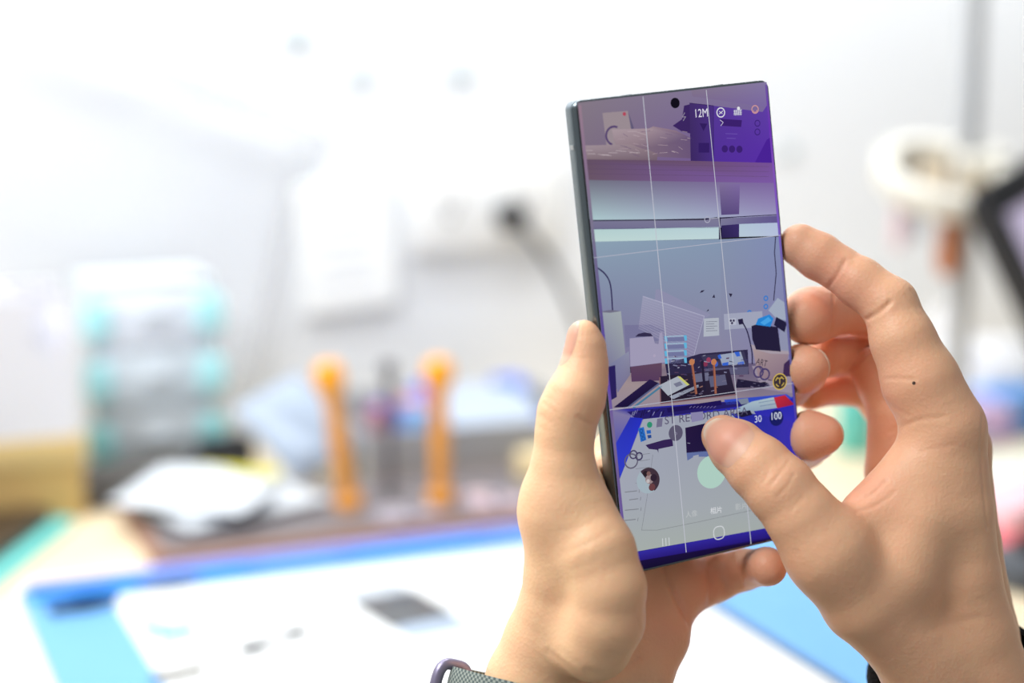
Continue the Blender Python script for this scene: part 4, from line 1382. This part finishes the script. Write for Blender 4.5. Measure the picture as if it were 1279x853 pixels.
tag(tl, 'dark grey flat tool roll lying in front of the drawer organiser', 'tool roll')
obj('roll_cloth', pillow(.15, .07, .024), mat('dark grey cloth', (104, 102, 100), .9, 0, .1, noise=.2, nscale=80), tl, True)
obj('strap', box((.02, 0, .0125), (.012, .066, .0255), .003), M_blk, tl, True)

# ------------------------------------------------------------------ drawer organiser with cyan ends
M_clear = mat('frosted clear plastic', (222, 230, 236), .35, 0, .5, alpha=.9)
M_cyan = mat('cyan plastic', (178, 236, 240), .4)
M_cyan2 = mat('teal cyan plastic', (150, 216, 218), .4)
pL, pR = on_y(118, 580, 1.385), on_y(272, 580, 1.385)
dw = pR[0] - pL[0]
zt = on_y(195, 350, 1.385)[2]
dh = zt - BENCH
do = empty('drawer_organiser', ((pL[0] + pR[0]) / 2, 1.418, BENCH), (0, 0, math.radians(3)))
tag(do, 'small frosted drawer organiser with cyan corner pieces standing against the wall', 'drawer organiser')
bm = bmesh.new()
add_box(bm, (0, .002, .002), (dw, .06, .004), None, .0005); add_box(bm, (0, .002, dh - .002), (dw, .06, .004), None, .0005)
add_box(bm, (-dw / 2 + .002, .002, dh / 2), (.004, .06, dh - .008)); add_box(bm, (dw / 2 - .002, .002, dh / 2), (.004, .06, dh - .008)); add_box(bm, (0, .031, dh / 2), (dw, .003, dh - .008))
obj('cabinet_body', bm, M_clear, do)
for k in range(3):
    z = .006 + k * (dh - .012) / 3; hh = (dh - .012) / 3 - .0012
    d1 = obj('drawer', box((0, -.004, z + hh / 2), (dw - .012, .058, hh), .002), mat('frosted drawer', ((206, 214, 220), (212, 222, 230), (228, 234, 244))[k], .35), do, True)
    obj('pull', box((0, -.036, z + hh * .6), (.022, .006, .007), .0015), M_clear, d1, True)
    for s_ in (-1, 1):
        obj('corner_grip', prism(rrect(.02, hh * .62, .005, 4), -.006, .006, Matrix.Translation((s_ * (dw / 2 - .004), -.033, z + hh * .55)) @ Matrix.Rotation(PI / 2, 4, 'X'), .001), (M_cyan2, M_cyan, M_cyan)[k], d1, True)

# ------------------------------------------------------------------ cardboard box with white tape dispenser on top
M_card = mat('kraft cardboard', (204, 172, 112), .8, 0, .2, noise=.06, nscale=40)
M_wbox = mat('white dispenser plastic', (232, 232, 238), .5)
cr = on_z(108, 648)
zc = on_y(60, 548, cr[1])[2]
cbx = empty('cardboard_box', (cr[0] - .075, cr[1] + .05, BENCH))
tag(cbx, 'brown cardboard box under the white dispenser beside the drawer organiser', 'box')
ch = zc - BENCH
obj('carton', box((0, 0, ch / 2 - .004), (.15, .1, ch - .008), .001), M_card, cbx)
obj('lid', box((0, 0, ch - .011), (.154, .104, .022), .0015), mat('paler kraft lid', (220, 192, 132), .8), cbx, True)
ds = empty('tape_dispenser', (cr[0] - .072, cr[1] + .048, zc + .0003))
tag(ds, 'white boxy tape dispenser with notched front standing on the cardboard box', 'dispenser')
hD = .104
Mf = Matrix.Translation((0, -.045, 0)) @ Matrix.Rotation(PI / 2, 4, 'X')
fpoly = [(-.07, 0), (.07, 0), (.07, hD), (.062, hD)] + [(.05 + .012 * math.cos(math.radians(a)), hD - .028 + .012 * math.sin(math.radians(a))) for a in range(0, -181, -20)] + [(.038, hD), (-.07, hD)]
obj('front_panel', prism(fpoly, 0, .003, Mf), M_wbox, ds)
obj('rear_panel', prism([(-.07, 0), (.07, 0), (.07, hD), (-.07, hD)], -.09, -.087, Mf), M_wbox, ds)
bm = bmesh.new(); add_box(bm, (-.0685, 0, hD / 2), (.003, .084, hD)); obj('side_panel', bm, M_wbox, ds)
bm = bmesh.new(); add_box(bm, (.0685, 0, hD / 2 - .012), (.003, .084, hD - .024)); obj('side_panel', bm, M_wbox, ds)
obj('bottom_panel', box((0, 0, .0015), (.134, .084, .003)), M_wbox, ds)
rl = empty('tape_roll', (cr[0] - .084, cr[1] + .04, zc + .0035 + .058))
tag(rl, 'white tape roll with grey core standing inside the white dispenser', 'tape roll')
Mr = Matrix.Translation((0, -.02, 0)) @ Matrix.Rotation(-PI / 2, 4, 'X')
obj('tape', lathe([(.022, 0), (.057, 0), (.058, .002), (.058, .038), (.057, .04), (.022, .04), (.022, 0)], 40, Mr), mat('white tape', (236, 236, 240), .5), rl, True)
obj('core', lathe([(.019, .001), (.0222, .001), (.0222, .039), (.019, .039), (.019, .001)], 32, Mr), mat('grey core', (150, 148, 160), .6), rl, True)

# ------------------------------------------------------------------ dark tablet with teal edge
dv_ = np.array([.478, .878]); nv = np.array([-.878, .478])
ctr = np.array([.184, 1.284]) - dv_ * .155 + nv * .062
tb = empty('tablet', (ctr[0], ctr[1], BENCH), (0, 0, math.atan2(dv_[1], dv_[0]) - PI / 2))
tag(tb, 'dark tablet with a teal lower edge lying at the far left of the bench', 'tablet')
obj('teal_case', prism(rrect(.13, .29, .008, 5), 0, .005, None, .0015), mat('teal case', (104, 196, 190), .5), tb, True)
obj('tablet_body', prism(rrect(.108, .28, .008, 5, -.006, 0), .005, .013, None, .0012), mat('dark brown black tablet', (66, 54, 44), .45), tb, True)
obj('screen', prism(rrect(.094, .255, .003, 4, -.006, 0), .013, .0133), mat('dark screen', (50, 40, 34), .3), tb)

# ------------------------------------------------------------------ things on the wall
WZ = WALLY
M_cardw = mat('white label card', (246, 248, 248), .6)
p0, p1 = on_y(368, 228), on_y(492, 382)
lc_ = empty('label_card', ((p0[0] + p1[0]) / 2, WZ - .001, (p0[2] + p1[2]) / 2), (0, math.radians(-4), 0))
tag(lc_, 'white label card taped to the wall left of the power outlet', 'card')
cw, chh = p1[0] - p0[0] - .004, p0[2] - p1[2]
obj('card', box((0, -.004, 0), (cw, .006, chh), .001), M_cardw, lc_)
for k in range(5):
    obj('printed_line', box((-.006 + .006 * (k % 2), -.0072, chh * (.32 - .15 * k)), (cw * (.62 - .12 * (k % 2)), .0005, .0035)), mat('pale print', (214, 218, 224), .7), lc_)
p0, p1 = on_y(508, 205), on_y(694, 306)
op = empty('power_outlet', ((p0[0] + p1[0]) / 2, WZ, (p0[2] + p1[2]) / 2))
tag(op, 'white double power outlet plate on the wall with a black plug in it', 'outlet')
ow, oh = p1[0] - p0[0], p0[2] - p1[2]
obj('cover_plate', box((0, -.006, 0), (ow, .012, oh), .003), mat('white outlet plate', (240, 241, 240), .4), op, True)
for s_ in (-1, 1):
    k = obj('socket', prism(rrect(.04, .036, .008, 5), 0, .002, Matrix.Translation((s_ * .037, -.012, 0)) @ Matrix.Rotation(PI / 2, 4, 'X')), mat('socket face', (232, 233, 233), .4), op)
    bm = bmesh.new()
    for (a, b_) in ((-.008, .004), (.006, .004)): add_box(bm, (s_ * .037 + a, -.0142, b_), (.0025, .001, .009))
    add_box(bm, (s_ * .037, -.0142, -.009), (.005, .001, .005), None, .0004)
    obj('slot', bm, M_blk, k)
pq = on_y(642, 272, WZ - .03)
cd_ = empty('power_cable', (pq[0], WZ - .014, pq[2]))
tag(cd_, 'black plug and cable hanging from the wall outlet', 'cable')
obj('plug', box((0, -.012, 0), (.026, .026, .022), .005), M_blk, cd_, True)
pts = [on_y(650, 282, WZ - .035), on_y(676, 310, WZ - .04), on_y(700, 350, WZ - .03), on_y(722, 400, WZ - .03), on_y(745, 470, WZ - .03)]
q = on_z(765, 545, BENCH + .004); pts.append((q[0], min(q[1], WZ - .03), BENCH + .004))
obj('cord', tube([tuple(np.array(p) - np.array(cd_.location)) for p in smooth_path(pts, 6)], .0036, 10), mat('grey black cord', (66, 68, 74), .5), cd_, True)
M_scrap = mat('blue grey putty', (186, 198, 202), .7)
for k, (px, py, s_) in enumerate(((370, 48, 1.15), (450, 96, .9), (574, 92, 1.0), (985, 188, .8))):
    p = on_y(px, py)
    bm = bmesh.new()
    bmesh.ops.create_icosphere(bm, subdivisions=3, radius=.009 * s_)
    for v in bm.verts:
        v.co.x *= 1 + .3 * math.sin(v.co.z * 400 + k); v.co.z *= 1 + .25 * math.sin(v.co.x * 500 + 2 * k); v.co.y *= .35
    c = obj('putty_blob', bm, M_scrap, None, True, (p[0], WZ - .0025, p[2]))
    tag(c, ['grey putty blob stuck high on the wall, above the bubble wrap corner', 'grey putty blob on the wall between the other two left of the phone', 'grey putty blob on the wall above the power outlet', 'grey putty blob on the wall right of the phone'][k], 'putty', 'putty blobs on the wall')

M_bub = mat('clear bubble wrap', (240, 242, 246), .3, 0, .5, alpha=.3, bump=1.0, bscale=160)


def sheet(name, corners, y0, label, sag):
    bm = bmesh.new()
    n = 16
    c = [np.array(p) for p in corners]
    org = sum(c) / 4
    vs = [[None] * (n + 1) for _ in range(n + 1)]
    for i in range(n + 1):
        for j in range(n + 1):
            u, v = i / n, j / n
            p = c[0] * (1 - u) * (1 - v) + c[1] * u * (1 - v) + c[2] * u * v + c[3] * (1 - u) * v
            yy = y0 - sag * v * v * .5 - .004 * math.sin(4 * u + 2 * v)
            vs[i][j] = bm.verts.new((p[0] - org[0], yy - y0, p[1] - org[1]))
    for i in range(n):
        for j in range(n):
            bm.faces.new((vs[i][j], vs[i + 1][j], vs[i + 1][j + 1], vs[i][j + 1]))
    o = obj(name, bm, M_bub, None, True, (org[0], y0, org[1]))
    md = o.modifiers.new('thick', 'SOLIDIFY'); md.thickness = .004
    tag(o, label, 'bubble wrap', 'bubble wrap sheets against the wall')


sheet('bubble_wrap', [(.10, 1.145), (.425, 1.012), (.362, .80), (.05, .90)], WZ - .012, 'larger clear bubble wrap sheet leaning on the wall behind the drawer organiser', .05)
sheet('bubble_wrap', [(.18, 1.16), (.452, 1.022), (.43, .97), (.16, 1.08)], WZ - .005, 'narrow clear bubble wrap edge peeking out above the larger sheet', 0)

# ------------------------------------------------------------------ right side: pole with caddy, monitor, bag, boxes
pp_ = at(1212, 100, 1.5)
M_pole = mat('grey metal pole', (186, 188, 190), .4, .2)
pole = empty('metal_pole', (pp_[0], pp_[1], BENCH))
tag(pole, 'grey metal pole rising from the bench at the upper right', 'pole')
obj('tube', lathe([(0, .012), (.0105, .012), (.0105, 1.25), (0, 1.25)], 24), M_pole, pole, True)
obj('foot', lathe([(0, 0), (.04, 0), (.042, .004), (.03, .01), (.014, .016), (.0112, .03), (.0105, .03)], 28), M_pole, pole, True)
cz = at(1180, 219, 1.49)
cad = empty('tool_caddy', (cz[0], cz[1], cz[2]), (math.radians(24), math.radians(-4), 0))
tag(cad, 'white round tool caddy fixed to the grey pole', 'caddy')
M_wcad = mat('off white caddy plastic', (222, 219, 208), .5)
bm = lathe([(.044, -.014), (.057, -.014), (.06, -.01), (.06, .006), (.057, .009), (.046, .009), (.044, .006), (.044, -.014)], 40)
obj('ring_body', bm, M_wcad, cad, True)
obj('ring_plate', lathe([(.0, -.012), (.0445, -.012), (.0445, -.008), (0, -.008)], 36), mat('beige plate', (176, 160, 136), .6), cad, True)
obj('clamp', box((.047, .012, 0), (.05, .03, .026), .005), M_wcad, cad, True)


def hang_tool(px, py0, py1, D, r, col, name, label, cat):
    a, b_ = at(px, py0, D), at(px + 4, py1, D)
    t = empty(name, tuple(a)); tag(t, label, cat, 'tools hanging from the white caddy')
    L = a[2] - b_[2]
    obj('grip', lathe([(0, -L), (r * .7, -L), (r, -L * .85), (r * .8, -L * .5), (r * 1.05, -L * .25), (r * .6, -.012), (0, -.012)], 18), mat(name + ' grip', col, .5), t, True)
    obj('shaft', lathe([(0, -.014), (.003, -.014), (.003, .03), (0, .03)], 12), M_steelb, t, True)


hang_tool(1188, 236, 346, 1.475, .0105, (186, 112, 66), 'screwdriver', 'brown handled screwdriver hanging under the white caddy', 'screwdriver')
hang_tool(1143, 244, 300, 1.47, .0075, (176, 176, 184), 'file', 'grey handled file hanging under the white caddy', 'file')
hang_tool(1124, 244, 312, 1.48, .0065, (224, 196, 200), 'brush', 'pinkish handled brush hanging under the white caddy', 'brush')

C0, C1, C3 = at(1223, 236, 1.36), at(1400, 132, 1.5), at(1298, 410, 1.36)
u = C1 - C0; u /= np.linalg.norm(u)
v = C3 - C0; v -= u * (u @ v); v /= np.linalg.norm(v)
n = np.cross(u, v)
if n @ (CAM - C0) < 0: n = -n
mm = np.eye(4); mm[:3, 0] = u; mm[:3, 1] = np.cross(n, u); mm[:3, 2] = n; mm[:3, 3] = C0
mon = empty('monitor', (0, 0, 0)); mon.matrix_world = Matrix(mm.tolist())
sgn = 1 if np.cross(n, u) @ v > 0 else -1
tag(mon, 'tilted black framed monitor with a pale lilac screen at the right edge', 'monitor')
MW, MHt = .24, .16
def mr(x0, y0, x1, y1): return [(x0, sgn * y0), (x1, sgn * y0), (x1, sgn * y1), (x0, sgn * y1)]
M_mon = mat('black monitor plastic', (20, 21, 26), .45)
obj('bezel', prism(mr(0, 0, MW, .028), -.012, .004, None, .002), M_mon, mon)
obj('bezel', prism(mr(0, .028, .014, MHt), -.012, .004, None, .002), M_mon, mon)
obj('bezel', prism(mr(MW - .014, .028, MW, MHt), -.012, .004, None, .002), M_mon, mon)
obj('bezel', prism(mr(.014, MHt - .016, MW - .014, MHt), -.012, .004, None, .002), M_mon, mon)
obj('screen', prism(mr(.012, .026, MW - .012, MHt - .014), -.006, .0), mat('lilac screen', (206, 196, 226), .2, 0, .5, emit=(206, 196, 226), estr=.35), mon)
obj('rear_shell', prism(mr(.01, .01, MW - .01, MHt - .01), -.03, -.012, None, .004), M_mon, mon)
mc = C0 + u * MW / 2 + np.cross(n, u) * sgn * MHt / 2 - n * .03
inv = np.linalg.inv(mm)
def tl_(p): return tuple((inv @ np.array([*p, 1]))[:3])
foot = np.array([mc[0] + .12, mc[1], BENCH + .001])
obj('stand_arm', tube([tl_(mc), tl_(mc - n * .04), tl_(foot + np.array([0, 0, .08])), tl_(foot + np.array([0, 0, .01]))], .01, 12), M_mon, mon, True)
Mi = Matrix(inv.tolist()) @ Matrix.Translation(Vector(foot))
obj('stand_foot', lathe([(0, 0), (.06, 0), (.06, .006), (.02, .014), (0, .014)], 28, Mi), M_mon, mon, True)


def crumple(w, d, h, seed, sub=4):
    bm = bmesh.new()
    bmesh.ops.create_icosphere(bm, subdivisions=sub, radius=1)
    rnd = random.Random(seed)
    ks = [(Vector((rnd.uniform(-1, 1), rnd.uniform(-1, 1), rnd.uniform(-1, 1))) * 7, rnd.uniform(0, 6)) for _ in range(7)]
    for v in bm.verts:
        p = v.co.copy()
        s_ = 1 + sum(.045 * math.sin(k.dot(p) + f) for k, f in ks) - .1 * abs(math.sin(5 * p.x + 3 * p.y))
        z = p.z * s_
        v.co = Vector((p.x * s_ * w / 2, p.y * s_ * d / 2, max((z + .75) / 1.75, 0) * h))
    return bm


wb = on_z(1225, 520)
bagp = (wb[0], min(wb[1] + .02, 1.40), BENCH)
bag = empty('plastic_bag', bagp)
tag(bag, 'crumpled white plastic bag heaped on the bench by the right wall end', 'bag')
obj('bag_body', crumple(.2, .13, .075, 5), mat('white plastic bag', (238, 238, 240), .35, 0, .5), bag, True)
obj('bag_knot', crumple(.035, .03, .045, 9, 3), mat('white bag knot', (236, 236, 238), .4), bag, True, (-.03, 0, .062))


def carton(px, py, w, d, h, rz, col, lidcol, name, label, cat='box'):
    p = on_z(px, py)
    c = empty(name, (p[0], p[1], BENCH), (0, 0, rz)); tag(c, label, cat)
    obj('box_body', box((0, 0, (h - .012) / 2), (w, d, h - .012), .0015), mat(name + ' body', col, .5), c)
    obj('box_lid', box((0, 0, h - .008), (w + .003, d + .003, .016), .002), mat(name + ' lid', lidcol, .5), c, True)


carton(1262, 535, .07, .05, .038, .2, (86, 160, 246), (120, 180, 250), 'accessory_box', 'small bright blue box in front of the white plastic bag')
carton(1215, 548, .045, .05, .034, -.1, (206, 176, 230), (222, 196, 238), 'accessory_box', 'small lilac box beside the bright blue box')
carton(1290, 668, .1, .06, .034, .1, (232, 120, 136), (246, 196, 204), 'sample_box', 'pink and red flat box on the right of the bench')
carton(1290, 612, .12, .07, .022, .1, (226, 230, 214), (236, 240, 226), 'paper_box', 'pale greenish white flat box behind the pink box')
gd = empty('gadget', on_z(1292, 725), (0, 0, .2)); tag(gd, 'dark grey hand held gadget on the bench in front of the pink box', 'gadget')
obj('gadget_body', prism(rrect(.07, .05, .01, 5), 0, .02, None, .004), mat('dark grey gadget', (74, 78, 84), .4), gd, True)
obj('dial', lathe([(0, .02), (.013, .02), (.012, .027), (0, .0275)], 24), M_blk, gd, True)
bt = empty('spray_bottle', on_z(1068, 565)); tag(bt, 'small teal bottle standing on the bench, seen between the fingers of the tapping hand', 'bottle')
obj('bottle_body', lathe([(0, 0), (.016, 0), (.0175, .003), (.0175, .045), (.012, .055), (.008, .058), (0, .058)], 28), mat('teal plastic', (96, 184, 172), .4), bt, True)
obj('cap', lathe([(0, .058), (.009, .058), (.009, .072), (.004, .08), (0, .08)], 20), mat('grey cap', (160, 168, 176), .4), bt, True)

WORLD = .37; FSTOP = 3.4; EXPO = 0
LAMPS = [('under shelf light bar', (.7, 1.33, 1.56), (.7, 1.52, 1.1), 2.3, .05, 9.5, (.95, .98, 1)),
         ('ceiling lamp', (-.7, .6, 2.1), (.3, .7, .85), 1.2, .5, 25),
         ('bench lamp', (.25, 1.0, 1.75), (.35, .75, .75), .8, .1, 5)]

# ================================================================== light, camera
w = bpy.data.worlds.new('room light'); SC.world = w; w.use_nodes = True
w.node_tree.nodes['Background'].inputs['Color'].default_value = (.96, .98, 1, 1)
w.node_tree.nodes['Background'].inputs['Strength'].default_value = WORLD


def lamp(name, loc, target, size, size_y, power, col=(1, 1, 1)):
    l = bpy.data.lights.new(name, 'AREA'); l.shape = 'RECTANGLE'; l.size = size; l.size_y = size_y; l.energy = power; l.color = col
    o = bpy.data.objects.new(name, l); COL.objects.link(o); o.location = loc
    o.rotation_euler = (Vector(target) - Vector(loc)).to_track_quat('-Z', 'Y').to_euler()
    return o


for a in LAMPS: lamp(*a)
cd = bpy.data.cameras.new('camera')
cam = bpy.data.objects.new('camera', cd); COL.objects.link(cam)
m4 = np.eye(4); m4[:3, :3] = RW; m4[:3, 3] = CAM
cam.matrix_world = Matrix(m4.tolist())
cd.sensor_width = 36; cd.lens = 36 * F / 1279
cd.shift_x = 0; cd.clip_start = .02; cd.clip_end = 50
cd.dof.use_dof = True; cd.dof.focus_distance = .598; cd.dof.aperture_fstop = FSTOP
SC.camera = cam
vs = SC.view_settings
vs.view_transform = 'Standard'; vs.look = 'None'; vs.exposure = EXPO; vs.gamma = 1; vs.use_curve_mapping = False
SC.cycles.use_denoising = True
SC.cycles.max_bounces = 8
